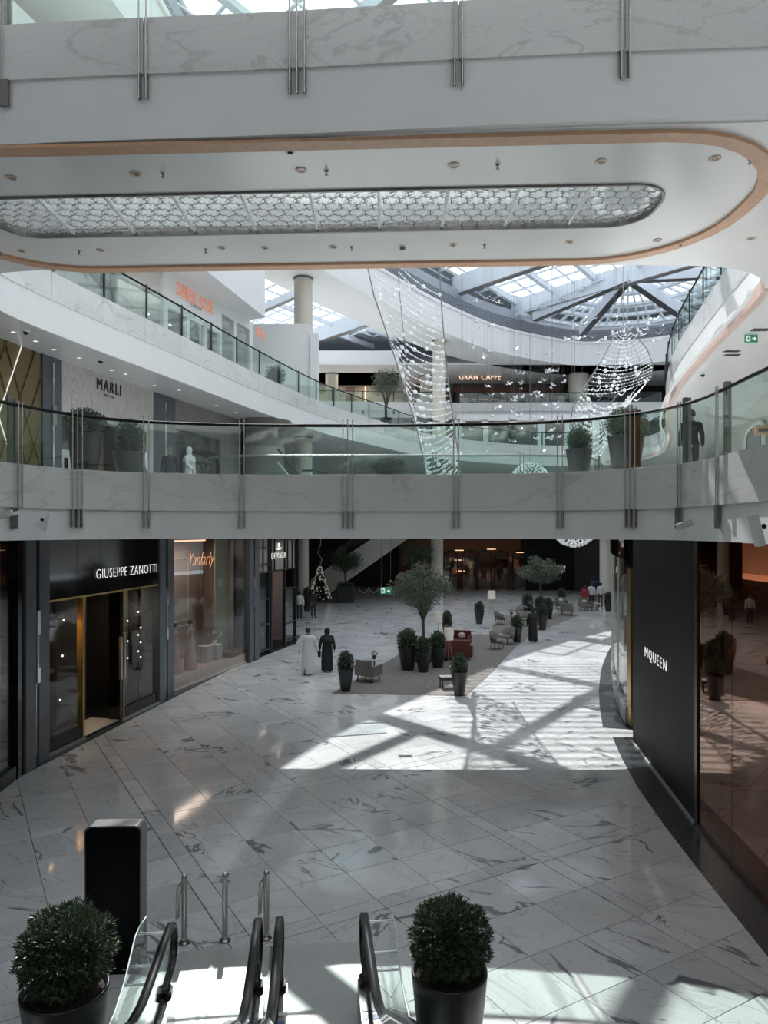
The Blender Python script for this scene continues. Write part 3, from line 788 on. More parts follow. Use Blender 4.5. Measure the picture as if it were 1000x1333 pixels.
for k, (a, z) in enumerate([(d0-.3, 3.1), (d0-.35, 2.2), (d0-.45, 1.1), (d1+.6, 2.3), (d1+.6, 2.75), (d1+1.05, 1.6), (d1+1.05, 2.1), (d1+1.05, 2.7), (S1.len-.35, 1.5), (S1.len-.35, 1.95), (S1.len-.35, 2.4), (S1.len-.5, 1.7), (S1.len-.5, 2.2), (S1.len-.5, 2.9)]):
    m = S1.mb(); m.ball((a, -.35, z), .028, 6, 4); m.world('small_bulb', GLOWC, g)
c = S1.w((px1(125)+px1(205))/2-.02, .075, zat(743, on_line(165, S1a, S1b).y))
sign('lettering', 'GIUSEPPE ZANOTTI', c-Vector((S1.t.x, S1.t.y, 0))*.12, S1.t, .25, SIGNW, g, label='white lit capital lettering', width=(px1(203.5)-px1(125)), spacing=1.15)
tg = thing('display_mannequin', 'slim dark display figure in the right window of the black shoe shop', 'mannequin', tuple(S1.w(d1+1.0, -.6, .05)))
MB().lathe([(.12, .0), (.10, .1), (.05, .5), (.04, .9), (.12, 1.2), (.15, 1.5), (.08, 1.8), (.16, 2.0), (.05, 2.15), (.09, 2.3), (.1, 2.4), (.01, 2.5)], 12).build('figure', BLKGL, tg)
# shop 2: dress window
S2 = Fr(S2a, S2b, 1); px2 = S2.px
pinkw = mat('dusty beige window wall', (.37, .29, .255), .55)
g = thing('shopfront', 'tall glass dress shop window with an orange script neon sign inside', 'shopfront', (-6.3, 27, 0))
interior(S2, g, 1.9, pinkw, CAMEL, 0, S2.len)
fixbox(S2, 'display_floor', mat('cream display floor', (.60, .50, .43), .4), g, .05, S2.len-.05, -1.85, -.06, .05, .42)
fixbox(S2, 'glass_pane', SHOPG, g, .03, S2.len*.35, -.04, -.02, .12, 5.15); fixbox(S2, 'glass_pane', SHOPG, g, S2.len*.35+.015, S2.len*.68, -.04, -.02, .12, 5.15); fixbox(S2, 'glass_pane', SHOPG, g, S2.len*.68+.015, S2.len-.03, -.04, -.02, .12, 5.15)
fixbox(S2, 'side_screen', mat('sage painted panel', (.36, .38, .30), .5), g, S2.len*.80, S2.len-.06, -.9, -.82, .42, 5.1)
fixbox(S2, 'wall_panel', mat('taupe wall panel', (.36, .30, .27), .5), g, S2.len*.30, S2.len*.78, -1.9, -1.84, .5, 4.6)
for a0, a1, z0, z1 in ((.34, .74, 1.9, 4.3), (.34, .74, .7, 1.7)):
    mm = S2.mb(); a0 *= S2.len; a1 *= S2.len
    for p, q in (((a0, z0), (a1, z0)), ((a1, z0), (a1, z1)), ((a1, z1), (a0, z1)), ((a0, z1), (a0, z0))): mm.beam((p[0], -1.82, p[1]), (q[0], -1.82, q[1]), .04, .05)
    mm.world('wall_moulding', CAMEL, g)
fixbox(S2, 'ceiling_light_strip', GLOWW, g, .1, S2.len*.7, -1.0, -.93, 4.98, 5.03)
fixbox(S2, 'timber_skirting', mat('brown timber base', (.12, .065, .04), .5), g, S2.len*.78, S2.len-.02, -.8, -.05, .42, .6)
c = S2.w((px2(250)+px2(280))/2, -.9, 4.35)
sgn = sign('neon_script', 'Yanfarly', S2.w(px2(272), -.3, zat(730, 27)), S2.t, .62, SIGNO, g, shear=.35, spacing=1.0, label='orange script lettering', width=px2(282)-px2(249))
# sheared to read as script
fw = S2
for v in sgn.data.vertices: pass
# shop 3: black framed
S3 = Fr(S3a, S3b, 1); px3 = S3.px
g = thing('shopfront', 'shopfront with thin black geometric frames, crest emblem and dark doorway', 'shopfront', (-4.8, 33, 0))
interior(S3, g, 2.0, mat('mauve grey interior', (.22, .18, .175), .6), BLKMAT, 0, S3.len)
hb = 3.55
fixbox(S3, 'header_panel', mat('warm grey header', (.30, .27, .24), .45), g, 0, S3.len, -.3, -.02, hb, 5.2)
for a, b in ((0, px3(350)), (px3(370), S3.len)): fixbox(S3, 'window_glass', SHOPG, g, a+.05, b-.05, -.05, -.03, .2, hb)
fixbox(S3, 'dark_doorway', BLACKM, g, px3(353), px3(368), -.6, -.5, .05, hb)
for a in (0, px3(349), px3(352), px3(370), S3.len-.12): fixbox(S3, 'black_post', BLACKM, g, a, a+.12, -.08, .05, .05, 5.2)
for a in (px3(342), px3(357), px3(374), px3(380)): fixbox(S3, 'frame_bar', BLACKM, g, a, a+.05, -.02, .04, hb, 5.2)
for z, a, b in ((hb, 0, S3.len), (3.9, px3(338), px3(350)), (4.6, px3(336), px3(352)), (4.9, px3(357), px3(384)), (2.4, 0, px3(350)), (1.3, 0, px3(350)), (2.6, px3(372), S3.len), (.2, 0, px3(350)), (.2, px3(370), S3.len), (1.0, px3(370), S3.len)):
    fixbox(S3, 'frame_bar', BLACKM, g, a, b, -.03, .045, z, z+.06)
yy_ = on_line(362, S3a, S3b).y
sign('lettering', 'DEIYAUX', S3.w(px3(361.5), .06, zat(723, yy_)), S3.t, .26, SIGNW, g, label='white lit lettering', width=px3(371)-px3(352.5))
em = S3.mb(); zc = zat(711, yy_); ac = px3(361.5)
for k in range(8):
    a = PI*k/4; em.beam((ac, .06, zc+.05), (ac+.14*math.cos(a), .06, zc+.05+.10*math.sin(a)), .02, .03)
em.beam((ac-.35, .06, zc-.09), (ac+.35, .06, zc-.09), .02, .04); em.beam((ac-.2, .06, zc-.14), (ac+.2, .06, zc-.14), .02, .03)
em.world('crest_emblem', SIGNW, g)
# ---- right ground row
R0 = Fr(G(906, 1074), G(824, 966), -1)
blk = thing('shop_wall', 'tall black honed stone shop wall with small white lettering', 'wall panel', tuple(R0.w(1, 0, 0)))
fixbox(R0, 'stone_face', BLKMAT, blk, 0, R0.len, -.5, 0, .05, 5.2)
fixbox(R0, 'kerb', mat('pale metal kerb', (.4, .4, .4), .4), blk, 0, R0.len, -.1, .05, .007, .05)
rx = R0.px; c = R0.w((rx(841)+rx(869))/2, .02, zat(859, on_line(855, R0.A, R0.B).y))
sign('lettering', 'MQUEEN', c-Vector((0,0,0)), -R0.t, .27, SIGNW, blk, spacing=1.25, label='white lit serif capitals', width=abs(rx(841)-rx(869)))
cm = MB(); cc = R0.w((rx(847.5)), .03, zat(851.5, on_line(848, R0.A, R0.B).y))
R1 = Fr((5.36, 9.0), G(906, 1074), -1)
br = thing('shopfront', 'smoked brown glass shopfront at the right frame edge', 'shopfront', tuple(R1.w(2, 0, 0)))
fixbox(R1, 'bronze_post', mat('dark bronze', (.07, .04, .025), .3, .7), br, R1.len-.14, R1.len, -.4, .03, .05, 5.2)
R1b = Fr((5.30, 2.0), (5.36, 9.0), -1)
k_ = R1.px(953)
fixbox(R1, 'glass_pane', BROWNGL, br, k_+.01, R1.len-.15, -.03, 0, .08, 5.2); fixbox(R1, 'glass_pane', BROWNGL, br, 0, k_-.01, -.03, 0, .08, 5.2)
fixbox(R1b, 'glass_pane', BROWNGL, br, 0, R1b.len, -.03, 0, .08, 5.2)
fixbox(R1, 'back_wall', mat('dark brown lining', (.10, .045, .02), .5), br, -2, R1.len, -1.6, -1.5, 0, 5.2)
fixbox(R1, 'display_floor', mat('rust brown display floor', (.34, .15, .06), .5), br, -2, R1.len-.15, -1.5, -.04, .01, .3)
fixbox(R1, 'bottom_rail', MATS['dark bronze'], br, 0, R1.len, -.06, .03, .006, .08)
# gold framed curved shop beyond
gs = thing('shopfront', 'curved shopfront with gold frame and glazed displays beyond the black wall', 'shopfront', (7, 21, 0))
ga, gb = G(825, 945), G(813, 943)
fr_ = Fr(ga, gb, -1)
MB().box(6.72, 20.2, .05, 7.05, 20.5, 4.35).world('gold_post', GOLD, gs); MB().box(6.7, 20.15, 4.35, 7.3, 20.6, 5.2).world('black_header', BLKGL, gs)
MB().box(6.84, 20.1, .05, 6.90, 20.2, 4.35).world('brass_edge', GOLD, gs)
cp = catmull([(6.74, 20.5), (6.95, 21.6), (7.6, 24.3), (8.4, 27.2), (9.6, 31), (11, 35)], 4)
CPp = Path(cp)
for k in range(6):
    a, b = CPp.L[-1]*k/6, CPp.L[-1]*(k+1)/6
    MB().ribbon(CPp.sub(a+.03, b-.03), .5, 4.6, .02).world('display_glass', SHOPG, gs)
    p = CPp.at(b)[0]; MB().lathe([(.05, .1), (.05, 4.7)], 8, (p.x, p.y, 0)).world('display_post', mat('pale steel mullion', (.6, .6, .56), .35, .5), gs)
    q = CPp.at((a+b)/2)[0]
    MB().lathe([(.26, .5), (.3, .6), (.3, 1.5), (.24, 1.9), (.3, 2.2), (.25, 3.0), (.1, 3.4)], 10, (q.x+.45, q.y, 0)).world('draped_display', mat('pale draped cloth', (.62, .62, .58), .6), gs)
MB().ribbon(CPp.sub(0, CPp.L[-1]), .05, .5, .12, inward=-.05).world('stone_base', mat('grey veined base', (.3, .3, .3), .3, var=.3), gs)
MB().ribbon(CPp.sub(0, CPp.L[-1]), 4.6, 5.2, .15, inward=-.05).world('header', BLKGL, gs)
MB().ribbon(CPp.sub(0, CPp.L[-1], -1.6), .05, 5.2, -.1).world('back_wall', mat('pale shop lining', (.45, .44, .4), .6), gs)
# ---- far ground wall
FY = 66.8
def dbox(mb, px0, px1, py0, py1, Y, dep): 
    a = D(px0, py1, Y); b = D(px1, py0, Y); mb.box(a.x, Y, max(a.z, 0), b.x, Y+dep, b.z); return mb
fw_ = sgroup('wall_back', (0, FY+4, 0))
struct('dark_wall', MB().box(-24, FY+3.5, 0, 34, FY+3.8, Z1B), DARKIN, fw_)
ars = thing('shopfront', 'far dark shopfront with a row of arched windows and warm lit interior', 'shopfront', (8, FY, 0))
for i, px in enumerate([588, 612, 632, 654, 678]):
    x0 = D(px-10, 700, FY).x; x1 = D(px+8, 700, FY).x; r = (x1-x0)/2; cx = (x0+x1)/2; zt = 3.0
    m = MB(); n = 10
    arc = [(cx+r*math.cos(PI*k/n), FY, zt+r*math.sin(PI*k/n)*.9) for k in range(n+1)]
    m.tube([(x1, FY, 0)]+arc+[(x0, FY, 0)], .09, 6); m.beam((x0, FY, zt), (x1, FY, zt), .1, .12); m.world('arched_frame', BLACKM, ars)
    MB().box(x0+.1, FY+.02, .1, x1-.1, FY+.05, zt).world('window_glass', SHOPG, ars)
MB().box(D(520, 0, FY).x, FY+2.4, 0, D(684, 0, FY).x, FY+2.6, 5.2).world('warm_back_wall', mat('dim brown back wall', (.12, .06, .035), .7), ars)
for k in range(26):
    px = 522+random.random()*160; z = .5+random.random()*2.2; p = D(px, 700, FY+1.8); wd = .12+random.random()*.5
    MB().box(p.x, FY+1.8, z, p.x+wd, FY+2.0, z+.2+random.random()*.7).world('display_garment', random.choice([mat('rust garment', (.28, .10, .05), .7, emit=(.5, .2, .1), estr=.12), mat('cream garment', (.4, .33, .27), .7), DARKIN, mat('amber garment', (.45, .24, .1), .7, emit=(.6, .3, .12), estr=.15)]), ars)  # rust and amber cloth glow faintly, shop light put into their material
for px, z in ((598, 3.5), (598, 2.6), (600, 1.6), (676, 3.3), (640, 3.6)):
    p = D(px, 700, FY+1.6); MB().box(p.x-.4, FY+1.6, z, p.x+.4, FY+1.66, z+.06).world('shelf_light', GLOWW, ars)
bl = thing('shopfront', 'far plain black shopfront with white lettering partly behind an olive tree', 'shopfront', (17, FY, 0))
MB().box(D(684, 0, FY).x, FY-.4, 0, D(746, 0, FY).x, FY-.1, 5.2).world('black_facade', BLKGL if 0 else BLKMAT, bl)
MB().box(D(746, 0, FY).x, FY-.2, 0, D(782, 0, FY).x, FY+.1, 5.2).world('dark_panel', mat('dark taupe panel', (.05, .04, .04), .4), bl)
c = D(722, 740.5, FY-.45); sign('lettering', 'BURBERRY', c, (1, 0), .55, SIGNW, bl, width=D(735.5, 0, FY).x-D(707, 0, FY).x, label='small white lit capitals')
# escalator side at the far left of the ground floor
es = thing('escalator', 'distant pale escalator flank rising to the right behind the olive tree', 'escalator', (-5, 58, 0))
def plate(pts, Y0, Y1):
    n = len(pts); v = [(p.x, Y0, p.z) for p in pts]+[(p.x, Y1, p.z) for p in pts]
    return MB().add(v, [list(range(n)), list(range(n, 2*n))[::-1]]+[(i, n+i, n+(i+1) % n, (i+1) % n) for i in range(n)])
pts = [D(400, 786, 58), D(430, 772, 58), D(530, 702, 58), D(560, 672, 58), D(520, 672, 58), D(486, 700, 58), D(405, 754, 58)]
for p in pts: p.z = max(p.z, .01)
plate(pts, 58.0, 59.4).world('side_cladding', mat('pale grey cladding', (.55, .53, .50), .5), es)
plate([D(400, 752, 58)+Vector((0, 0, .1)), D(486, 698, 58)+Vector((0, 0, .1)), D(486, 684, 58), D(400, 738, 58)], 58.1, 58.15).world('side_glass', CLEARG, es)
MB().tube([D(400, 737, 58.1), D(500, 674, 58.1)], .06, 6).world('handrail', RUBBER, es)
# ---- level one, left row of shops
W = [(-10.75, 19.5), (-10.1, 23.0), (-8.8, 28.4), (-7.0, 35.3), (-6.3, 38.5)]
def seg_for(px):
    for a, b in zip(W, W[1:]):
        pa = CX+F*a[0]/a[1]; pb = CX+F*b[0]/b[1]
        if pa-1e-6 <= px <= pb+1e-6: return a, b
    return (W[0], W[1]) if px < 100 else (W[-2], W[-1])
def wp(px): return on_line(px, *seg_for(px))
def wfr(px0, px1): return Fr(wp(px0), wp(px1), 1)
wl1 = sgroup('wall_left_upper', (-9, 27, Z1))
for a, b in zip(W, W[1:]):
    f = Fr(a, b, 1); m = f.mb(); m.box(0, -3.2, Z1, f.len, -3.0, Z2B); struct('back_wall', m, DARKIN, wl1)
f = Fr((-11.6, 14.5), wp(54), 1)
g = thing('gold_lattice_wall', 'gold panelled wall with crossing diagonal bars on the upper left', 'wall panel', tuple(f.w(1, 0, Z1)))
fixbox(f, 'gold_panel', GOLDD, g, 0, f.len, -.2, 0, Z1, Z2B)
L = f.len
for k in range(-6, 14):
    for sgn_ in (1, -1):
        a0 = k*.62; z0_, z1_ = Z1, Z2B; pts = []
        n = 12
        for q in range(n+1):
            z = z0_+(z1_-z0_)*q/n; a = a0+sgn_*(z-z0_)*.46
            if 0 <= a <= L: pts.append((a, .02, z))
        if len(pts) > 1:
            lit = (sgn_ == 1 and k == 8) or (sgn_ == -1 and k == 11)
            f.mb().tube([pts[0], pts[-1]], .02 if not lit else .017, 5).world('lattice_bar', (mat('white light line', (1, 1, .95), .5, emit=(1, .97, .9), estr=.7) if lit else mat('dark gold bar', (.16, .12, .06), .4, .6)), g)
f = wfr(54, 79); g = thing('wall_pilaster', 'slate granite pilaster between gold wall and marble jewellery shop', 'pilaster', tuple(f.w(0, 0, Z1)))
fixbox(f, 'stone_cladding', GRANPIL, g, 0, f.len, -.3, .05, Z1, Z2B); fixbox(f, 'steel_strip', CHROME, g, f.len*.45, f.len*.55, .05, .09, Z1+.3, Z2B-.2)
fixbox(f, 'steel_handle', STEEL, g, f.len*.4, f.len*.6, .06, .13, 8.6, 9.2)
f = wfr(79, 198)
g = thing('shopfront', 'jewellery shopfront clad in mottled grey marble with dark lettering', 'shopfront', tuple(f.w(2, 0, Z1)))
STONE = marble('mottled grey stone', (.60, .57, .54), (.25, .23, .21), .4, None, 2.2, dirn=(1, 1, .5), thin=.9)
p7 = lambda px: (wp(px)-f.A).dot(f.t)
fz = zat(540, wp(140).y)
fixbox(f, 'stone_header', STONE, g, 0, f.len, -.3, .05, 9.05, Z2B)
fixbox(f, 'stone_pier', STONE, g, f.len-.45, f.len, -.3, .05, Z1, 9.05); 
fixbox(f, 'window_glass', SHOPG, g, 0, f.len*.36, -.1, -.08, Z1, 9.05); fixbox(f, 'window_glass', SHOPG, g, f.len*.68, f.len-.45, -.1, -.08, Z1, 9.05)
fixbox(f, 'timber_door_lining', mat('brown timber lining', (.22, .10, .05), .5), g, f.len*.40, f.len*.64, -.9, -.8, Z1, 8.9)
fixbox(f, 'dark_lining', DARKIN, g, .1, f.len-.5, -1.6, -1.5, Z1, 9.05)
fixbox(f, 'teal_curtain', mat('dark teal curtain', (.03, .06, .065), .6), g, .05, f.len*.2, -.9, -.8, Z1, 9.0)
fixbox(f, 'poster_frame', mat('white poster', (.6, .58, .56), .5), g, .02, .5, -.05, .0, Z1+.3, Z1+1.4); fixbox(f, 'poster_picture', BLKGL, g, .16, .36, .0, .012, Z1+.5, Z1+1.15)
ys = wp(140).y
sign('lettering', 'MARLI', f.w(p7(140), .07, zat(504, ys)), f.t, .38, mat('dark bronze letters', (.03, .028, .027), .4), g, label='dark raised capitals', width=p7(155)-p7(124), spacing=1.3, bold=.02, ext=.02)
sign('small_lettering', 'NEW YORK', f.w(p7(140), .07, zat(516, ys)), f.t, .10, MATS['dark bronze letters'], g, width=p7(147)-p7(132.5))
f = wfr(198, 227); g = thing('wall_pilaster', 'dark granite pilaster right of the marble jewellery shop', 'pilaster', tuple(f.w(0, 0, Z1)))
fixbox(f, 'stone_cladding', GRANPIL, g, 0, f.len, -.3, .05, Z1, Z2B); fixbox(f, 'steel_strip', CHROME, g, f.len*.5, f.len*.58, .05, .08, Z1+.3, Z2B-.3)
f = wfr(227, 311); g = thing('shopfront', 'grey shopfront with a black rounded portal behind two upper level visitors', 'shopfront', tuple(f.w(2, 0, Z1)))
GST = mat('grey brown stone panels', (.22, .21, .20), .4, var=.12)
fixbox(f, 'stone_header', GST, g, 0, f.len, -.3, .03, 9.5, Z2B)
for k in range(4): fixbox(f, 'stone_panel', GST, g, f.len*.66+.005+k*.5, f.len*.66+.49+k*.5 if k < 3 else f.len, -.2, .03, Z1, 9.48)
fixbox(f, 'dark_window', SHOPG, g, 0, f.len*.66, -.1, -.08, Z1, 9.5); fixbox(f, 'lining', mat('charcoal lining', (.07, .07, .07), .6), g, 0, f.len*.66, -1.5, -1.4, Z1, 9.5)
rr = rrect(.9, Z1-.8, f.len*.62, 8.75, .5)
f.mb().tube([(p.x, .05, max(p.y, Z1)) for p in rr], .09, 6, closed=True).world('rounded_portal', BLACKM, g)
rr = rrect(1.5, Z1-.8, f.len*.45, 8.3, .3)
f.mb().tube([(p.x, .03, max(p.y, Z1)) for p in rr], .05, 6, closed=True).world('inner_portal', BLACKM, g)
sign('lettering', 'SIMONE', f.w(1.9, .02, 9.1), f.t, .28, STEEL, g, width=2.3, label='dim grey metal lettering')
f = wfr(311, 332); g = thing('dark_wall_slab', 'dark brown wall panel beside the round grey shop drum', 'wall panel', tuple(f.w(0, 0, Z1)))
fixbox(f, 'panel', mat('very dark brown panel', (.05, .04, .037), .5), g, 0, f.len, -.3, 0, Z1, Z2B); fixbox(f, 'edge_trim', BLACKM, g, 0, .06, 0, .03, Z1, Z2B)
cyl = D(343, 600, 36); g = thing('shop_drum', 'round grey brown shop drum under the sloping upper balcony', 'shop drum', (cyl.x, cyl.y, Z1))
MB().lathe([(1.0, 0), (1.0, Z2B-Z1-.02)], 32).build('drum_wall', mat('grey brown drum', (.16, .15, .14), .45), g); MB().lathe([(1.03, 2.35), (1.03, 2.85)], 32, caps=False).build('sign_band', mat('grey sign band', (.30, .29, .28), .5), g)
MB().lathe([(1.0, 3.6), (1.35, Z2B-Z1-.1), (1.35, Z2B-Z1-.03)], 32).build('flared_top', MATS['grey brown drum'], g)
# ---- level two left: pyjama shop
DW = [(-13.6, 15.5), (-12.45, 20), (-9.2, 31.0), (-7.9, 36.2), (-7.4, 42)]
wl2 = sgroup('wall_left_top', (-10, 28, Z2))
def dwp(px):
    for a, b in zip(DW, DW[1:]):
        if CX+F*a[0]/a[1] <= px <= CX+F*b[0]/b[1]: return on_line(px, a, b)
f = Fr(DW[1], DW[2], 1); q = lambda px: (on_line(px, f.A, f.B)-f.A).dot(f.t)
g = thing('shopfront', 'white walled pyjama shop on the top left balcony with tall windows', 'shopfront', tuple(f.w(3, 0, Z2)))
sB = Fr(on_line(215, f.A, f.B), (-6.9, 39.0), 1); qb = lambda px: (on_line(px, sB.A, sB.B)-sB.A).dot(sB.t)
INT2 = mat('grey white shop interior', (.42, .42, .42), .6)
fixbox(f, 'window_glass', SHOPG, g, 0, q(148)-.03, -.05, -.03, Z2, Z3B-.1); fixbox(f, 'window_glass', SHOPG, g, q(148)+.03, q(213), -.05, -.03, Z2, Z3B-.1)
fixbox(f, 'window_mullion', GREYM, g, q(148)-.03, q(148)+.03, -.08, .02, Z2, Z3B); fixbox(f, 'window_mullion', WHITE, g, q(213)-.02, q(213)+.08, -.1, .05, Z2, Z3B)
fixbox(f, 'shop_back_wall', INT2, g, -3, f.len+6, -3.1, -3.0, Z2, Z3B)
fixbox(f, 'shop_light', GLOWC, g, q(170), q(174), -1.5, -1.4, Z3B-.3, Z3B-.25)
wins = [(219, 243, Z2, 14.8), (247, 266, Z2, 14.8), (270, 286, Z2, 14.8), (289, 305, Z2, 15.85), (308, 325, Z2, 15.85)]
edges = [(215, 219), (243, 247), (266, 270), (286, 289), (305, 308), (325, 372)]
for a, b in edges:
    fixbox(sB, 'white_wall', WHITE, g, qb(a), min(qb(b), sB.len), -.25, 0, Z2, Z3B)
for a, b, z0, z1 in wins:
    fixbox(sB, 'white_wall', WHITE, g, qb(a), qb(b), -.25, 0, z1, Z3B)
    fixbox(sB, 'window_glass', SHOPG, g, qb(a), qb(b), -.12, -.10, z0, z1)
    fixbox(sB, 'shop_light', GLOWC, g, qb(a)+.2, qb(a)+.3, -1.2, -1.1, z1-.15, z1-.1)
fixbox(sB, 'interior_wall', INT2, g, 0, qb(326), -2.4, -2.3, Z2, Z3B)
fixbox(sB, 'garment_rail', GREYM, g, qb(290), qb(322), -1.4, -1.3, Z2+1.0, Z2+1.6)
ORL = mat('orange backlit letters', (.75, .26, .15), .5, emit=(1, .28, .12), estr=.3)
def dk(px, py): 
    y = on_line(px, sB.A, sB.B).y; return qb(px), zat(py, y)
a_, z_ = dk(254, 389)
sign('lettering', 'DEREK ROSE', sB.w(a_, .06, z_), sB.t, .56, ORL, g, bold=.012, ext=.01, label='orange backlit capitals', width=qb(278)-qb(231))
a_, z_ = dk(254.5, 399.5)
sign('small_lettering', 'LONDON', sB.w(a_, .05, z_), sB.t, .15, MATS['dark bronze letters'], g, width=qb(261)-qb(248))
a_, z_ = dk(338, 434)
sign('side_lettering', 'DERE', sB.w(a_, .05, z_), sB.t, .5, ORL, g, bold=.01, ext=.01, label='orange backlit letters cut off by the corner', width=qb(343.5)-qb(332))
g2 = sgroup('wall_left_back', (-6.5, 44, Z2))
struct('wall_panel', MB().box(-12, 43.9, Z2, -4.35, 44.3, 17.6), WHITE, g2); struct('wall_panel', MB().box(-4.35, 43.7, Z2, -3.9, 44.5, 17.0), WHITE, g2)
# ---- far walls: level two shops with white frames
fs = thing('shopfront', 'far row of white framed shop windows with red brown blinds', 'shopfront', (15, 70, Z2))
for i, (a, b) in enumerate([(601, 627), (636, 663), (672, 700), (709, 735), (744, 770), (780, 806), (815, 842)]):
    A = D(a, 560, 70); B = D(b, 560, 70)
    MB().box(A.x, 70, Z2+.2, B.x, 70.03, Z3B-.6).world('window_glass', SHOPG, fs)
    MB().box(A.x, 70.3, Z2+2.6, B.x, 70.35, Z3B-.6).world('blind', mat('dusty red brown blind', (.22, .13, .12), .7, var=.1), fs)
    MB().box(A.x-.65, 69.9, Z2, A.x, 70.5, Z3B-.5).world('white_pier', WHITE, fs)
MB().box(D(595, 0, 70).x, 69.9, Z3B-.6, D(850, 0, 70).x, 70.5, Z3B).world('white_header', WHITE, fs); MB().box(5, 73.2, Z2, 30, 73.4, Z3B).world('back_wall', mat('dim green grey interior', (.10, .11, .10), .7), fs)
for k in range(8): 
    p = D(610+k*30+random.random()*8, 0, 71.5); MB().box(p.x, 71.3, Z2, p.x+1.2, 71.9, Z2+1.2+random.random()).world('display_unit', mat('dark display unit', (.05, .055, .05), .6), fs)
# ---- cafe level
cf = thing('cafe', 'far dark cafe front with orange lit name sign on the upper level', 'cafe', (14, 79, Z3))
MB().box(D(590, 0, 79).x, 79, Z3, D(735, 0, 79).x, 79.3, ZRB).world('dark_shopfront', mat('dark olive brown front', (.055, .045, .035), .6), cf)
MB().box(D(590, 0, 78.6).x, 78.5, 20.0, D(733, 0, 78.6).x, 78.9, 20.5).world('red_fascia', mat('dark red fascia', (.12, .035, .025), .5), cf)
MB().box(D(655, 0, 78.6).x, 78.7, Z3, D(660, 0, 78.6).x, 78.9, 20.).world('timber_column', mat('honey timber', (.45, .30, .15), .5), cf); MB().box(D(711, 0, 78.6).x, 78.7, Z3, D(715, 0, 78.6).x, 78.9, 20.).world('timber_column', MATS['honey timber'], cf)
MB().box(D(615, 0, 78.6).x, 78.4, 19.2, D(650, 0, 78.6).x, 78.45, 19.27).world('light_line', mat('gold light line', (.6, .4, .1), .5, emit=(.9, .6, .2), estr=.6), cf)
sign('lettering', 'GRAN CAFFE', D(625, 490.5, 75), (1, 0), .62, mat('cafe orange white letters', (1, .75, .6), .5, emit=(1, .62, .42), estr=1.5), cf, bold=.02, label='orange white lit capitals', width=D(652, 0, 75).x-D(598, 0, 75).x)
MB().box(D(592, 0, 75).x, 75.1, zat(486, 75)-.0, D(655, 0, 75).x, 75.3, zat(485, 75)).world('sign_rail', BLACKM, cf)
MB().box(D(735, 0, 80).x, 80, Z3, D(775, 0, 80).x, 80.2, ZRB).world('grey_curtain', mat('dark grey curtain', (.09, .09, .10), .8, var=.3, scale=20), cf)
ds = thing('shopfront', 'far black shopfront with a small red sign at the right of the cafe level', 'shopfront', (27, 80, Z3))
MB().box(D(775, 0, 80).x, 80, Z3, D(900, 0, 80).x, 80.2, ZRB).world('black_facade', BLKMAT, ds)
sign('lettering', 'Loris', D(866, 487, 79.5), (1, 0), .9, mat('red lit letters', (.8, .05, .08), .5, emit=(1, .06, .1), estr=1.), ds, width=1.9, label='red lit script')
cw = sgroup('wall_cafe_left', (-8, 80, Z3))
struct('wall_panel', MB().box(-22, 80, Z3, D(540, 0, 80).x, 80.3, ZRB), CAMEL, cw); struct('wall_panel', MB().box(D(540, 0, 79).x, 79, Z3, D(592, 0, 79).x, 79.3, ZRB), mat('dim brown wall', (.14, .12, .11), .7), cw)
struct('brown_panel', MB().box(D(450, 0, 79.8).x, 79.7, Z3, D(462, 0, 79.8).x, 79.9, ZRB-.3), mat('brown upright panel', (.22, .15, .12), .6), cw)
struct('light_strip', MB().box(D(475, 0, 79.8).x, 79.6, Z3+.4, D(476.5, 0, 79.8).x, 79.75, ZRB-.2), GLOWW, cw)
cu_ = sgroup('ceiling', (0, 80, ZRB)); struct('upper_band', MB().box(-22, 73.5, ZRB, D(520, 0, 73.5).x, 82, ZRT), WHITE, cu_)
struct('upper_ceiling', MB().box(-22, 70, ZRB+.0, 45, 90, ZRB+.2), WHITE, cu_)
# dark red planter box wall under the tree
# ---- outer shell so the building closes behind what is seen
sh = sgroup('wall_outer', (0, 90, 0))
struct('wall_panel', MB().box(-45, 92, 0, 60, 92.4, 27), WHITE, sh); struct('wall_panel', MB().box(-24.5, -8, 0, -24, 92, 27), WHITE, sh); struct('wall_panel', MB().box(45, -8, 0, 45.4, 92, 27), WHITE, sh); struct('wall_panel', MB().box(-24.5, -8.4, 0, 45.4, -8, 27), WHITE, sh)
# ---- level one right: pale wall with a rounded niche, curved ceiling step
wr = sgroup('wall_right_upper', (13, 24, Z1))
RW = catmull([(11.2, 14), (12.6, 20), (14.2, 27), (17.5, 37), (22, 48), (26, 60)], 5)
struct('wall_panel', MB().ribbon(RW, Z1, Z2B, -.3), mat('warm white wall', (.66, .63, .58), .4), wr)
PW = Path(RW); a0 = PW.s_at_px(985)
m = MB(); pts = []
for k in range(40):
    a = 2*PI*k/40; ca, sa = math.cos(a), math.sin(a)
    ex = 2.1*abs(ca)**.55*(1 if ca > 0 else -1); ez = .75*abs(sa)**.55*(1 if sa > 0 else -1)
    p = PW.at(a0-ex if False else a0+ex)[0]; pts.append((p.x-.12, p.y-.05, 8.9+ez+.0))
for r_, nm in ((1.0, 'niche_frame'), (.82, 'niche_inner_frame')):
    c_ = Vector((sum(p[0] for p in pts)/40, sum(p[1] for p in pts)/40, 8.9))
    struct(nm, MB().tube([c_+(Vector(p)-c_)*r_ for p in pts], .10 if r_ == 1 else .06, 6, closed=True), WHITE if r_ == 1 else GREYM, wr)
m = MB(); c_ = Vector((sum(p[0] for p in pts)/40, sum(p[1] for p in pts)/40, 8.9)); vv = [tuple(c_+(Vector(p)-c_)*.8+Vector((-.02, 0, 0))) for p in pts]
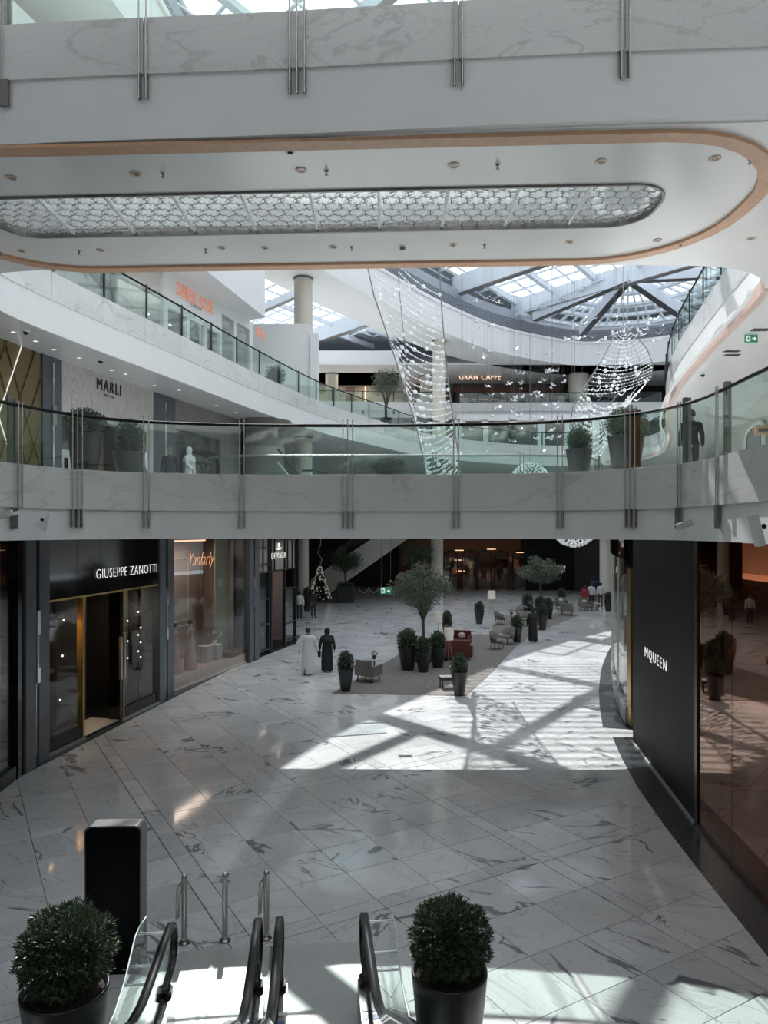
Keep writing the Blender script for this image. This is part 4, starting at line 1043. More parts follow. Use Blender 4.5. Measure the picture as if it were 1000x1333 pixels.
m.add(vv+[tuple(Vector(p)+Vector((.05, 0, 0))) for p in vv], [list(range(40)), list(range(40, 80))[::-1]]); struct('niche_back', m, mat('soft grey niche', (.30, .30, .30), .4), wr)
st = catmull([(11.5, 13), (11.9, 18), (13, 23), (15, 29), (18, 36)], 5)
struct('ceiling_step', MB().ribbon(st, Z2B-.55, Z2B-.02, -6.0), mat('pale ceiling step', (.72, .71, .69), .3), wr)
o = sign('wall_sign', 'logo', D(957, 541, 23), (1, 0), .12, WOODT, None, label='small tan sign on the right upper wall seen through the railing glass', width=.3)
bpy.data.objects.remove(o)
sg = thing('wall_sign', 'small tan wall sign seen low through the right railing glass', 'sign', tuple(D(997, 560, 19)))
MB().box(-.28, -.03, -.12, .28, .03, .12).build('plaque', WOODT, sg); MB().box(-.2, -.05, -.04, .2, -.03, .04).build('mark', GREYM, sg)

q_ = S2.w(S2.len*.45, -1.0, 4.9); shop_light('window_fill', None, q_, 3.2, .5, 38, (1, .80, .66), math.atan2(S2.t.y, S2.t.x))  # fill lights from here on are added to brighten dark interiors
q_ = S1.w(S1.len*.80, -.7, 3.6); shop_light('window_fill', None, q_, .9, .5, 25, (1, .85, .65), math.atan2(S1.t.y, S1.t.x))
q_ = S1.w(d0*.4, -.7, 3.1); shop_light('window_fill', None, q_, .9, .4, 22, (1, .62, .3), math.atan2(S1.t.y, S1.t.x))
q_ = S3.w(S3.len*.5, -1.0, 4.0); shop_light('window_fill', None, q_, 3.5, .8, 26, (1, .85, .75), math.atan2(S3.t.y, S3.t.x))
shop_light('shop_fill', None, (12, FY+1.2, 4.6), 18, 1.5, 24, (1, .55, .3))  # added fill, no lamp modelled here
q_ = R1.w(1.0, -.8, 4.9); shop_light('shop_fill', None, q_, 5, .8, 26, (1, .7, .45), math.atan2(R1.t.y, R1.t.x))
shop_light('gallery_fill', None, (-8, 76, 20.9), 16, 5, 500, (1, .9, .8))
shop_light('shop_fill', None, (-11.5, 28, 16.2), 1.5, 14, 160, (1, .97, .93), -.25)
# ================================================================== FOREGROUND
TH = math.radians(5.74)
ribm = PLATE
def escalator(cx, label, mid=False):
    O = Matrix.Rotation(TH, 4, 'Z'); base = Vector((-.825, 9.66, 0))+O.to_3x3() @ Vector((cx, 0, 0))
    g = thing('escalator', label, 'escalator', tuple(base), TH)
    T = math.tan(math.radians(30)); y_inc = -2.75
    MB().box(-.56, -2.9, -.02, .56, -.0, .014).build('landing_plate', PLATE, g)
    m = MB()
    for k in range(52): m.box(-.50+k*.0195, -2.85, .014, -.492+k*.0195, -1.1, .018)
    o = m.build('plate_ribs', PLATE, g, kind='stuff')
    MB().box(-.5, -3.0, .015, .5, -2.75, .035).build('comb_plate', mat('yellow lined comb', (.5, .45, .2), .5), g)
    def zl(y): return max(0, (y_inc-y))*T
    for k in range(34):
        y1 = -3.0-k*.4; z = zl(y1-.2)
        st = MB(); st.box(-.5, y1-.4, z-.18, .5, y1, z+.0); o = st.build('step', mat('grey ribbed step', (.25, .25, .26), .45, .6), g)
    ytop = -14.3
    for s in (-1, 1):
        xr = s*.485
        path = [(xr, -1.56, .44), (xr, -1.45, .455), (xr, -1.25, .475)]
        for k in range(9):
            a = -PI/2+PI*k/8; path.append((xr, -1.2+.245*math.cos(a), .715+.245*math.sin(a)))
        path += [(xr, -1.5, .97), (xr, -2.2, .97), (xr, -2.6, .98), (xr, -3.0, 1.07), (xr, -3.5, 1.30)]
        y = -4.0
        while y > ytop: path.append((xr, y, .93+zl(y)+.02)); y -= .6
        sp = path
        m = MB()
        # flattened black belt
        pth = [Vector(p) for p in sp]; vs = []; n = len(pth); pts8 = [(-.042, -.012), (.042, -.012), (.048, .004), (.036, .02), (-.036, .02), (-.048, .004)]
        for i, p in enumerate(pth):
            t = (pth[min(i+1, n-1)]-pth[max(i-1, 0)]).normalized(); X = Vector((1, 0, 0)); U = X.cross(t).normalized()
            if U.length < .1: U = Vector((0, 0, 1))
            for a, b in pts8: vs.append(p+X*a-U*b)
        fs = [(i*6+k, i*6+(k+1) % 6, (i+1)*6+(k+1) % 6, (i+1)*6+k) for i in range(n-1) for k in range(6)]
        m.add(vs, fs, True); m.add(vs[:6], [(5, 4, 3, 2, 1, 0)]); m.add(vs[-6:], [(0, 1, 2, 3, 4, 5)])
        m.build('handrail', RUBBER, g)
        # chrome track just inside the belt
        MB().tube([Vector(p)-Vector((0, (.03 if i > 3 and i < 11 else 0), .028)) for i, p in enumerate(sp) if i > 8], .016, 6).build('handrail_track', CHROME, g)
        # glass balustrade
        top = [p for p in sp[11:]]; pr = [(-1.05, .52), (-.985, .66), (-.985, .80), (-1.08, .90), (-1.22, .95)]+[(p[1], p[2]-.03) for p in sp[12:]]
        bot = [(ytop, zl(ytop)+.12), (-3.4, zl(-3.4)+.16), (-2.8, .22), (-1.75, .25), (-1.5, .49)]
        poly = pr+bot; n = len(poly); xg = xr
        m = MB(); m.add([(xg-.006, p[0], p[1]) for p in poly]+[(xg+.006, p[0], p[1]) for p in poly], [list(range(n)), list(range(n, 2*n))[::-1]]+[(i, n+i, n+(i+1) % n, (i+1) % n) for i in range(n)])
        m.build('glass_balustrade', CLEARG, g)
        # newel box and sloping deck
        MB().box(xr-.10, -2.85, .0, xr+.10, -1.40, .40, b=.05).build('newel_box', STEEL, g)
        MB().box(xr-.085, -1.60, .40, xr+.085, -1.44, .46, b=.03).build('brush_cap', RUBBER, g)
        MB().box(xr-.02, -2.85, .40, xr+.02, -1.6, .43).build('black_channel', RUBBER, g)
        yy = -14.3; m = MB(); a = 2.85
        pts = [(-a, 0), (-a, .40), (-3.4, .42+.25*T*0+.12), (yy, zl(yy)+.42), (yy, zl(yy)-.3), (-3.2, 0)]
        n = 6; x0, x1 = (xr-.02, xr+.11) if s > 0 else (xr-.11, xr+.02)
        m.add([(x0, p[0], p[1]) for p in pts]+[(x1, p[0], p[1]) for p in pts], [list(range(n)), list(range(n, 2*n))[::-1]]+[(i, n+i, n+(i+1) % n, (i+1) % n) for i in range(n)])
        m.build('side_skirt', STEEL, g)
        for k, dx in enumerate((-.05, .05)):
            for q in range(2):
                m = MB(); m.lathe([(.038, .402), (.038, .406)], 12, (xr+dx, -1.98-q*.13, 0)); m.build('safety_sticker', mat('blue white sticker', (.12, .2, .4), .4) if q else mat('white round sticker', (.7, .7, .72), .4), g)
    # truss below
    m = MB(); pts = [(-3.2, -.02), (-14.3, zl(-14.3)-.35), (-14.3, zl(-14.3)-1.2), (-4.6, -.02)]
    m.add([(-.6, p[0], p[1]) for p in pts]+[(.6, p[0], p[1]) for p in pts], [(0, 1, 2, 3), (7, 6, 5, 4), (0, 4, 5, 1), (1, 5, 6, 2), (2, 6, 7, 3), (3, 7, 4, 0)]); m.build('truss_cladding', GREYM, g)
    return g
e1 = escalator(0, 'nearer right escalator the viewer rides, its black handrails ending at the landing')
e2 = escalator(-1.215, 'left escalator beside the black totem with black looped handrail ends')
mc = thing('floor_cover', 'steel floor cover strip between the two escalator landings', 'floor plate', tuple(Vector((-.825, 9.66, 0))+Matrix.Rotation(TH, 3, 'Z') @ Vector((-.607, 0, 0))), TH)
MB().box(-.045, -1.7, -.02, .045, 0, .02).build('cover_strip', PLATE, mc)
MB().box(-.04, -1.7, .021, .04, -.02, .024).build('edge_line', GREYM, mc)
def guard(cx, side, label):
    base = Vector((-.825, 9.66, 0))+Matrix.Rotation(TH, 3, 'Z') @ Vector((cx, 0, 0))
    g = thing('glass_guard', label, 'glass screen', tuple(base), TH)
    pr = [(-.9, .0), (-.9, .93), (-1.25, 1.0), (-1.45, 1.0), (-1.9, .80), (-2.3, .72), (-2.9, .78), (-3.6, 1.15), (-3.6, 0)]
    n = len(pr); MB().add([(-.006, p[0], p[1]) for p in pr]+[(.006, p[0], p[1]) for p in pr], [list(range(n)), list(range(n, 2*n))[::-1]]+[(i, n+i, n+(i+1) % n, (i+1) % n) for i in range(n)]).build('glass_sheet', CLEARG, g)
    MB().tube([(0, p[0], p[1]+.008) for p in pr[1:-1]], .009, 5).build('polished_edge', mat('bright glass edge', (.8, .88, .86), .15), g)
    for y, z in ((-1.1, .85), (-1.3, .6), (-1.75, .66), (-2.4, .55)):
        MB().tube([(-side*.28, y, z), (side*.02, y, z)], .014, 8).build('standoff_arm', CHROME, g)
        MB().tube([(side*.005, y, z), (side*.03, y, z)], .032, 10).build('clamp_disc', CHROME, g)
    return g
guard(.80, 1, 'clear glass guard with steel standoffs right of the nearer escalator')
guard(-2.02, -1, 'clear glass guard with steel standoffs left of the left escalator')
# bollards
for i, (px, py, hoop, lab) in enumerate(((240, 1228, 1, 'steel barrier post with side hoop, leftmost behind the escalator landing'), (293, 1225, 0, 'plain steel post without hoop, middle of the three at the landing'), (347, 1222, 1, 'steel barrier post with side hoop between the two escalators'))):
    p = G(px, py); g = thing('bollard', lab, 'bollard', tuple(p), group='steel posts at the escalator landing')
    MB().lathe([(.038, .0), (.038, .86), (.034, .885), (.012, .90)], 20).build('post', STEEL, g)
    MB().lathe([(.075, 0), (.075, .018), (.055, .03), (.05, .045)], 20).build('base_flange', STEEL, g)
    if hoop:
        MB().tube([(-.03, 0, .80), (-.085, -.01, .74), (-.10, -.01, .50), (-.10, -.01, .32), (-.075, -.01, .34), (-.06, -.01, .62), (-.03, 0, .78)], .012, 8).build('hoop', STEEL, g)
# kiosk
kp = G(147, 1268); g = thing('information_totem', 'tall black glass information totem with rounded top corners', 'totem', (kp.x, kp.y, 0), math.radians(2))
def rprism(x0, x1, z1, r, y0, y1):
    pts = [(x0, 0), (x1, 0)]+[(x1-r+r*math.cos(PI/2*k/6), z1-r+r*math.sin(PI/2*k/6)) for k in range(7)]+[(x0+r-r*math.sin(PI/2*k/6), z1-r+r*math.cos(PI/2*k/6)) for k in range(7)]
    n = len(pts); return MB().add([(p[0], y0, p[1]) for p in pts]+[(p[0], y1, p[1]) for p in pts], [list(range(n)), list(range(n, 2*n))[::-1]]+[(i, n+i, n+(i+1) % n, (i+1) % n) for i in range(n)])
rprism(-.345, .345, 1.80, .08, 0.0, .22).build('metal_body', mat('silver totem body', (.20, .20, .20), .3, .7), g)
rprism(-.325, .325, 1.78, .07, -.012, .0).build('black_screen', mat('unlit black screen', (.003, .003, .0035), .35, spec=.08), g)
MB().box(.12, -.016, .05, .22, -.012, .065).build('small_plate', STEEL, g)

# ------------------------------------------------------------------ plants
def leaves(mb, n, c, rx, rz, ln, wd, rnd, shell=.35, top=None, droop=.3):
    for _ in range(n):
        while True:
            d = Vector((rnd.gauss(0, 1), rnd.gauss(0, 1), rnd.gauss(0, 1)))
            if d.length > .1: break
        d.normalize(); k = 1-shell*rnd.random()**1.6
        lump = 1+.05*math.sin(d.x*9+c[0]*3)+.05*math.sin(d.z*11+d.y*7)
        p = Vector((c[0]+d.x*rx*k*lump, c[1]+d.y*rx*k*lump, c[2]+d.z*rz*k*lump))
        a = (d+Vector((rnd.uniform(-1, 1), rnd.uniform(-1, 1), rnd.uniform(-.6, 1)))*.9).normalized()
        b = a.cross(Vector((rnd.uniform(-1, 1), rnd.uniform(-1, 1), rnd.uniform(-1, 1))))
        if b.length < .1: continue
        b.normalize(); L_ = ln*(.7+.6*rnd.random()); W_ = wd*(.7+.5*rnd.random())
        mb.add([p, p+a*L_*.45+b*W_, p+a*L_, p+a*L_*.45-b*W_], [(0, 1, 2, 3)])
    return mb
def pot_prof(r0, r1, h, t=.03): return [(r0*.97, 0), (r0, .01), (r1, h-.02), (r1, h), (r1-t, h), (r1-t-.01, h-.06), (.001, h-.06)]
def make_topiary(name, label, loc, pr0, pr1, ph, frx, frz, fz, n, ln, wd, seed=1, group=None, cat='potted plant', square=False):
    g = thing(name, label, cat, loc, group=group); rnd = random.Random(seed)
    MB().lathe(pot_prof(pr0, pr1, ph), 4 if square else 32, smooth=not square).build('pot', POTB, g)
    MB().lathe([(pr1-.035, ph-.055), (pr1*.6, ph-.03), (.001, ph-.02)], 20).build('soil', SOIL, g)
    MB().ball((0, 0, fz), frx*.80, 16, 10, frz*.80).build('inner_core', mat('dark inner foliage', (.012, .018, .010), .9), g)  # added dark core that closes the gaps behind the leaves
    m = MB(); leaves(m, n, (0, 0, fz), frx, frz, ln, wd, rnd); o = m.build('foliage', LEAF, g, kind='stuff')
    return g
p = D(85, 1285, 7.2)
make_topiary('potted_topiary', 'large round topiary in a black pot at the bottom left corner beside the totem', (p.x, 7.2, 0), .30, .41, .96, .44, .40, 1.32, 9000, .06, .0085, 3)
p = D(585, 1262, 7.5)
make_topiary('potted_topiary', 'large round topiary in a black pot right of the nearer escalator at bottom centre', (p.x, 7.5, 0), .29, .385, .95, .39, .37, 1.27, 8000, .06, .0085, 5)
# slim egg-shaped topiaries on the ground floor, one source copied
T0 = None
def topi(px, py, h, wpx, label):
    """h, w in image px; py the foot"""
    global T0
    p = G(px, py); s = p.y/F; H_ = h*s; Wd = wpx*s
    if T0 is None:
        T0 = make_topiary('potted_topiary', label, tuple(p), .30, .5, 1.0, .46, .50, 1.22, 1500, .12, .022, 9)
        T0.scale = (Wd, Wd, H_/1.70); return T0
    return dup(T0, tuple(p), random.random()*6, label, scl=(Wd, Wd, H_/1.70))
topi(450, 900, 51, 21, 'egg shaped topiary in a black pot left of the grey armchair on the carpet edge')
topi(598, 905, 53, 22, 'egg shaped topiary pot before the tripod floor lamp at the carpet corner')
topi(531, 872, 52, 27, 'tall topiary pot left of the olive tree trunk, leftmost of the three clustered')
topi(551, 875, 45, 20, 'shorter topiary pot at the front of the cluster under the olive tree')
topi(570, 869, 46, 22, 'topiary pot behind the cluster under the olive tree, nearest the red sofa')
topi(582, 832, 36, 13, 'dark topiary behind the left table lamp and red sofa')
topi(624, 812, 28, 13, 'lone topiary pot on the bare marble right of the olive tree')
topi(673, 836, 34, 15, 'topiary pot left of the woman in black robe by the tub chairs')
topi(706, 820, 34, 15, 'topiary pot right of the woman in black robe')
topi(687, 801, 27, 15, 'topiary behind the far olive tree seating, left of its trunk')
topi(703, 803, 26, 14, 'middle dark topiary directly below the far olive tree')
topi(714, 806, 27, 13, 'topiary right below the far olive tree trunk')
topi(731, 789, 23, 11, 'small far topiary behind the cushioned lounge chair')
topi(792, 796, 25, 11, 'far topiary at the foot of the right cream column beside shoppers')
topi(400, 796, 31, 13, 'dark topiary at the foot of the left cream column near two visitors')
# planters on the middle level bridge
p = D(754, 600, 19.5)
make_topiary('potted_topiary', 'tapered black planter with small round bush on the bridge, left of the larger one', (p.x, 19.5, Z1), .21, .345, 1.0, .31, .33, 1.22, 2600, .06, .011, 11)
p = D(815, 600, 17.8)
make_topiary('potted_topiary', 'largest planter with wide round bush on the bridge behind the red brown posts', (p.x, 17.8, Z1), .27, .43, 1.12, .47, .38, 1.42, 4200, .06, .010, 12)
p = D(111, 600, 16.9)
make_topiary('potted_topiary', 'big dark planter with round bush on the bridge before the jewellery shop', (p.x, 16.9, Z1), .27, .38, 1.06, .42, .30, 1.32, 3200, .06, .010, 13)
p = D(168, 600, 17.6)
make_topiary('potted_topiary', 'second dark planter on the bridge right of the jewellery shop doorway', (p.x, 17.6, Z1), .24, .37, .72, .33, .42, 1.05, 2600, .06, .010, 14)
p = D(893, 600, 16.6)
# trees
def tree(name, label, loc, hpot, ptrunk, crown, rx, rz, n, ln, wd, seed, leafm=LEAFO, group=None, pot=None):
    g = thing(name, label, 'tree', loc, group=group); rnd = random.Random(seed)
    if pot: 
        if pot[0] == 'sq': 
            MB().box(-pot[1], -pot[1], 0, pot[1], pot[1], pot[2], b=.08).build('planter_box', POTB, g)
            leaves(MB(), 900, (0, 0, pot[2]), pot[1]*.98, .35, .14, .03, rnd).build('hedge_foliage', LEAF, g, kind='stuff'); MB().ball((0, 0, pot[2]-.05), pot[1]*.9, 12, 8, .3).build('inner_core', MATS['dark inner foliage'], g)
        else: MB().lathe(pot_prof(pot[1]*.8, pot[1], pot[2]), 24).build('pot', POTB, g)
    t = MB(); zf = ptrunk; t.tube([(0, 0, hpot), (.02, 0, hpot+(zf-hpot)*.5), (-.01, .01, zf)], [.085, .07, .065], 8)
    cz = crown
    for k in range(9):
        a = 2*PI*k/9+rnd.random()*.5; r_ = rx*(.45+.4*rnd.random()); zz = cz+rz*(rnd.random()*1.0-.35)
        q = (r_*.4*math.cos(a), r_*.4*math.sin(a), zf+(zz-zf)*.5)
        t.tube([(0, 0, zf-.05), q, (r_*math.cos(a), r_*math.sin(a), zz)], [.05, .03, .012], 5)
    t.build('trunk', BARK, g)
    m = MB(); cl = 34
    for k in range(cl):
        d = Vector((rnd.gauss(0, 1), rnd.gauss(0, 1), rnd.gauss(0, .8))).normalized(); kk = .45+.45*rnd.random()
        c = (d.x*rx*kk, d.y*rx*kk, cz+d.z*rz*kk)
        leaves(m, n//cl, c, rx*.34, rz*.32, ln, wd, rnd, shell=.9)
    m.build('foliage', leafm, g, kind='stuff'); return g
p = G(553, 869)
tree('olive_tree', 'large grey green olive tree with forked trunk behind the three black pots', (p.x, p.y+1.1, 0), .0, 1.75, 3.08, 1.22, 1.0, 9000, .11, .017, 21, pot=('r', .4, .9))
p = G(709, 798)
tree('olive_tree', 'far round crowned olive tree before the black shopfront', (p.x, p.y+1.2, 0), 0, 1.75, 2.75, 1.4, .95, 5200, .15, .028, 22, pot=('r', .4, .8))
p = G(449, 785)
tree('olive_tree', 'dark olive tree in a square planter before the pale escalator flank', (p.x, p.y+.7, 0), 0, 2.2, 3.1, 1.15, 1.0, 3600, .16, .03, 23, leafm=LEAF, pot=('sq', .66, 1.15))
p = G(541, 778)
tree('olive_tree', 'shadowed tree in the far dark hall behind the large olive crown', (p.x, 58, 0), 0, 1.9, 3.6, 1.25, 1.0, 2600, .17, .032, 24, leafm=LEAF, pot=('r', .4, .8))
p = D(503, 540, 45); zb = Z2
tree('ficus_tree', 'round grey green tree behind the left balcony railing left of the bead sail', (p.x, 49, Z2), 0, 1.25, 2.85, 1.05, 1.0, 3600, .13, .024, 25, pot=('r', .4, .5))
p = D(503, 603, 24)
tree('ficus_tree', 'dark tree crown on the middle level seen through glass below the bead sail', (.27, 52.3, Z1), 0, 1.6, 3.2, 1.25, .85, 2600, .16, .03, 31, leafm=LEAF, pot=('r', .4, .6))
p = D(375, 498, 40)
make_topiary('potted_shrub', 'small shrub behind the left balcony railing beside the tall column', (p.x-.3, 37.2, Z2), .2, .3, .4, .48, .5, .8, 1200, .10, .018, 32)
p = D(675, 575, 60)
make_topiary('potted_topiary', 'rounded topiary behind the far curved railing before white framed windows', (p.x, 62.5, Z2), .35, .4, .5, .5, .75, 1.2, 900, .14, .03, 33)
p = D(781, 510, 74)
make_topiary('potted_shrub', 'far dark tree shaped shrub beside the wide column on cafe level', (D(738, 0, 76).x, 76, Z3), .3, .4, .5, .5, 1.1, 1.6, 900, .2, .04, 34)
# christmas tree with bright ornaments
p = G(418, 782); p = Vector((p.x, 55.6, 0)); g = thing('decorated_tree', 'cone shaped festive tree covered in small silver lights by the left column', 'christmas tree', tuple(p)); rnd = random.Random(5)
m = MB()
for k in range(1500):
    z = rnd.random()**1.3*2.5; r_ = .82*(1-z/2.75)*(.75+.25*rnd.random()); a = rnd.random()*2*PI; c = Vector((r_*math.cos(a), r_*math.sin(a), z+.25))
    d = Vector((math.cos(a), math.sin(a), rnd.uniform(-.6, .3))); b = Vector((-math.sin(a), math.cos(a), 0))*.035
    m.add([c, c+d*.09+b, c+d*.2, c+d*.09-b], [(0, 1, 2, 3)])
m.build('needles', LEAF, g, kind='stuff')
MB().lathe([(.6, .2), (.4, 1.2), (.12, 2.4), (.01, 2.75)], 10).build('inner_core', MATS['dark inner foliage'], g); MB().lathe([(.55, 0), (.5, .25)], 14).build('stand', POTB, g)
m = MB()
for k in range(230):
    z = rnd.random()**1.2*2.4; r_ = .88*(1-z/2.75); a = rnd.random()*2*PI; m.ball((r_*math.cos(a), r_*math.sin(a), z+.25), .035, 5, 3)
m.build('ornament_lights', mat('silver ornaments', (.75, .73, .68), .25, .3, emit=(1, .95, .85), estr=.35), g, kind='stuff')
MB().tube([(0, 0, 2.7), (.15, 0, 3.2), (-.15, 0, 3.7), (.05, 0, 4.3), (.1, 0, 5.0)], .03, 5).build('silver_streamer', mat('silver ribbon', (.5, .5, .5), .3, .8), g)
# rope stanchions
prevp = None; first = None
for i, px in enumerate((467, 480, 493, 508)):
    p = G(px, 780-i*.3)
    if first is None:
        first = thing('stanchion', 'small rope barrier post in the far dark hall left of the exit sign', 'stanchion', tuple(p), group='rope barrier posts by the pale escalator')
        MB().lathe([(.16, 0), (.16, .03), (.03, .05), (.03, .9), (.05, .93), (.001, .98)], 10).build('post', GREYM, first); s_ = first
    else: s_ = dup(first, tuple(p))
    if prevp is not None:
        a, b = prevp, p; pts = [a.lerp(b, t)+Vector((0, 0, .85-.35*4*t*(1-t))) for t in [k/6 for k in range(7)]]
        r = MB().tube(pts, .025, 5).build('barrier_rope', mat('pale rope', (.45, .43, .40), .6)); tag(r, 'pale drooping rope between the barrier posts in the far hall', 'rope', 'ropes of the far barrier')
    prevp = p
# ------------------------------------------------------------------ lounge carpets and furniture
CARP = mat('taupe woven carpet', (.185, .17, .155), .95, var=.25, scale=7, bump=.25)
pts = [G(432, 903), G(607, 906), G(640, 876), G(672, 842), G(700, 822), G(752, 802), G(745, 798), G(660, 800), G(640, 815), G(640, 826), G(575, 826), G(553, 833)]
o = slab('lounge_carpet', [(p.x, p.y) for p in pts], [], .001, .014, CARP, kind=None)
tag(o, 'large taupe carpet under the lounge seats, pots and olive tree', 'carpet')
pts = [G(668, 812), G(700, 822), G(790, 797), G(800, 787), G(722, 781)]
GF = mat('grey armchair fabric', (.17, .16, .145), .8, var=.12, scale=30); RED = mat('dark red upholstery', (.10, .012, .014), .55, var=.15); WLEG = mat('dark wood legs', (.06, .04, .03), .5)
def armchair(label, loc, rz, m=GF, w=.72, group=None, name='armchair', cush=None):
    g = thing(name, label, 'chair', loc, rz, group=group)
    MB().box(-w/2+.08, -.32, .27, w/2-.08, .32, .44, b=.04).build('seat', m, g)
    MB().box(-w/2, .26, .25, w/2, .38, .80, b=.05).build('backrest', m, g)
    for s in (-1, 1): MB().box(s*w/2-.045, -.32, .25, s*w/2+.045, .34, .60, b=.03).build('armrest', m, g)
    for sx in (-1, 1):
        for sy in (-1, 1): MB().tube([(sx*(w/2-.06), sy*.27, .0), (sx*(w/2-.08), sy*.25, .27)], [.018, .026], 6).build('leg', WLEG, g)
    if cush:
        c = MB(); c.ball((0, .18, .56), .19, 10, 6, .17); c.build('cushion', cush, g)
    return g
def tub(label, loc, rz, group=None):
    g = thing('tub_chair', label, 'chair', loc, rz, group=group)
    vs = []; n = 14
    m = MB(); inner = []; 
    for k in range(n+1):
        a = math.radians(-20+220*k/n); h = .62+.2*math.sin(max(0, min(PI, (a))))
        for r_, z in ((.30, .30), (.38, h), (.35, h), (.27, .36)): vs.append((r_*math.cos(a), r_*math.sin(a)*.95, z))
    fs = [(i*4+k, (i+1)*4+k, (i+1)*4+(k+1) % 4, i*4+(k+1) % 4) for i in range(n) for k in range(4)]
    m.add(vs, fs+[(0, 1, 2, 3), (n*4+3, n*4+2, n*4+1, n*4)], True).build('backrest', GF, g)
    MB().lathe([(.26, .30), (.31, .34), (.31, .42), (.26, .45), (.001, .46)], 18).build('seat', GF, g)
    for sx in (-1, 1):
        for sy in (-1, 1): MB().tube([(sx*.26, sy*.24, 0), (sx*.18, sy*.17, .31)], [.013, .02], 6).build('leg', WLEG, g)
    return g
p = G(480, 887); armchair('grey armchair beside the front left topiary on the carpet', (p.x, p.y, 0), math.radians(150), cush=mat('pale striped cushion', (.4, .38, .34), .7))
def stable(label, loc, r=.22, h=.5, m=None, top=None, cat='table'):
    g = thing('side_table', label, cat, loc); m = m or mat('pale stone top', (.5, .49, .47), .3)
    MB().lathe([(r, h-.03), (r, h)], 20).build('table_top', m, g)
    MB().lathe([(.03, .02), (.03, h-.03)], 8).build('stem', BLACKM, g); MB().lathe([(r*.7, 0), (r*.7, .02)], 16).build('base', BLACKM, g)
    return g
def vase(label, loc, s=1.0, cat='vase'):
    g = thing('flower_vase', label, cat, loc); 
    MB().lathe([(.05*s, 0), (.08*s, .06*s), (.06*s, .14*s), (.05*s, .16*s)], 10).build('vase', mat('dark glazed vase', (.05, .04, .04), .3), g)
    leaves(MB(), 60, (0, 0, .22*s), .10*s, .07*s, .06*s, .02*s, random.Random(3)).build('flowers', mat('muted flowers', (.25, .2, .18), .7), g, kind='stuff'); return g
p = G(487, 882); t_ = stable('small round table beside the grey armchair', (p.x, p.y+.7, 0), .22, .55); vase('small vase with flowers on the table by the grey armchair', (p.x, p.y+.7, .55))
p = G(588, 898); g = thing('bench', 'low dark bench half hidden behind the carpet corner topiary', 'bench', (p.x-.05, p.y+.3, 0), .15)
MB().box(-.32, -.22, .30, .32, .22, .40, b=.03).build('seat', mat('dark brown seat', (.06, .05, .045), .6), g)
for sx in (-1, 1):
    for sy in (-1, 1): MB().box(sx*.28-.02, sy*.18-.02, 0, sx*.28+.02, sy*.18+.02, .30).build('leg', WLEG, g)
# red sofa
p = G(572, 864); g = thing('sofa', 'dark red sofa behind the floor lamp on the carpet, its long back to the camera', 'sofa', (p.x+.35, p.y+1.0, 0), math.radians(10))
MB().box(-.95, -.45, .12, .95, -.25, .82, b=.06).build('backrest', RED, g); MB().box(-.95, -.25, .12, .95, .45, .42, b=.05).build('seat', RED, g)
for s in (-1, 1): MB().box(s*.95-.1, -.4, .12, s*.95+.1, .45, .60, b=.05).build('armrest', RED, g)
for sx in (-1, 1):
    for sy in (-1, 1): MB().box(sx*.85-.03, sy*.35-.03, 0, sx*.85+.03, sy*.35+.03, .12).build('leg', WLEG, g)
p = G(598, 846); g = armchair('dark red armchair facing the sofa, with pale patterned cushion', (p.x+.1, p.y+.3, 0), math.radians(-20), m=RED, w=.8, cush=mat('pale pink cushion', (.42, .34, .33), .7))
p = G(611, 853); g = thing('drum_table', 'grey cylindrical side table right of the red armchair', 'table', (p.x, p.y, 0))
MB().lathe([(.2, 0), (.2, .46), (.19, .48), (.001, .481)], 24).build('drum_body', mat('grey woven drum', (.26, .25, .23), .7, var=.15, scale=20), g); MB().lathe([(.21, .40), (.21, .43)], 24).build('rim', mat('grey rim', (.2, .19, .18), .6), g)
vase('dark foliage bowl on the grey drum table', (p.x, p.y, .485), .8)
LSH = mat('ivory lamp shade', (.62, .60, .54), .7, emit=(1, .9, .75), estr=.10)
def lamp(label, loc, r=.19, zs=1.12, h=.36, tri=True):
    g = thing('floor_lamp', label, 'lamp', loc)
    MB().lathe([(r, zs), (r*.96, zs+h)], 24, caps=False).build('lamp_shade', LSH, g)
    if tri:
        for k in range(3):
            a = 2*PI*k/3+.4; MB().tube([(.05*math.cos(a), .05*math.sin(a), zs+.05), (.20*math.cos(a), .20*math.sin(a), 0)], .012, 6).build('leg', mat('honey wood', (.40, .27, .15), .5), g)
    else:
        MB().lathe([(.14, 0), (.14, .02), (.015, .04), (.015, zs+.1)], 12).build('pole', GREYM, g)
    MB().ball((0, 0, zs+.15), .05, 8, 5).build('bulb', GLOWC, g); MB().lathe([(.05, zs-.01), (.05, zs+.06)], 8).build('socket', GREYM, g)
    return g
p = G(584, 868); lamp('tripod floor lamp with ivory drum shade before the red sofa', (p.x, p.y, 0), .195, 1.07, .47)
p = G(571, 842); lamp('ivory shaded floor lamp behind the sofa, left of the tripod lamp', (p.x, p.y, 0), .18, 1.13, .48, False)
p = G(640, 800); lamp('far floor lamp with square ivory shade left of the round table', (p.x, p.y, 0), .26, 1.0, .52)
p = G(574, 846); g = thing('console_table', 'dark console table with flowers behind the red sofa', 'table', (p.x+.25, p.y+.15, 0)); MB().box(-.25, -.15, .66, .25, .15, .70).build('table_top', WLEG, g)
for sx in (-1, 1): MB().box(sx*.22-.02, -.12, 0, sx*.22+.02, .12, .66).build('leg', WLEG, g)
vase('pale blossom vase on the console behind the red sofa', (p.x+.3, p.y+.15, .70), 1.3)
p = G(647, 845); tub('front left grey tub chair beside the topiary on the carpet edge', (p.x, p.y, 0), math.radians(60))
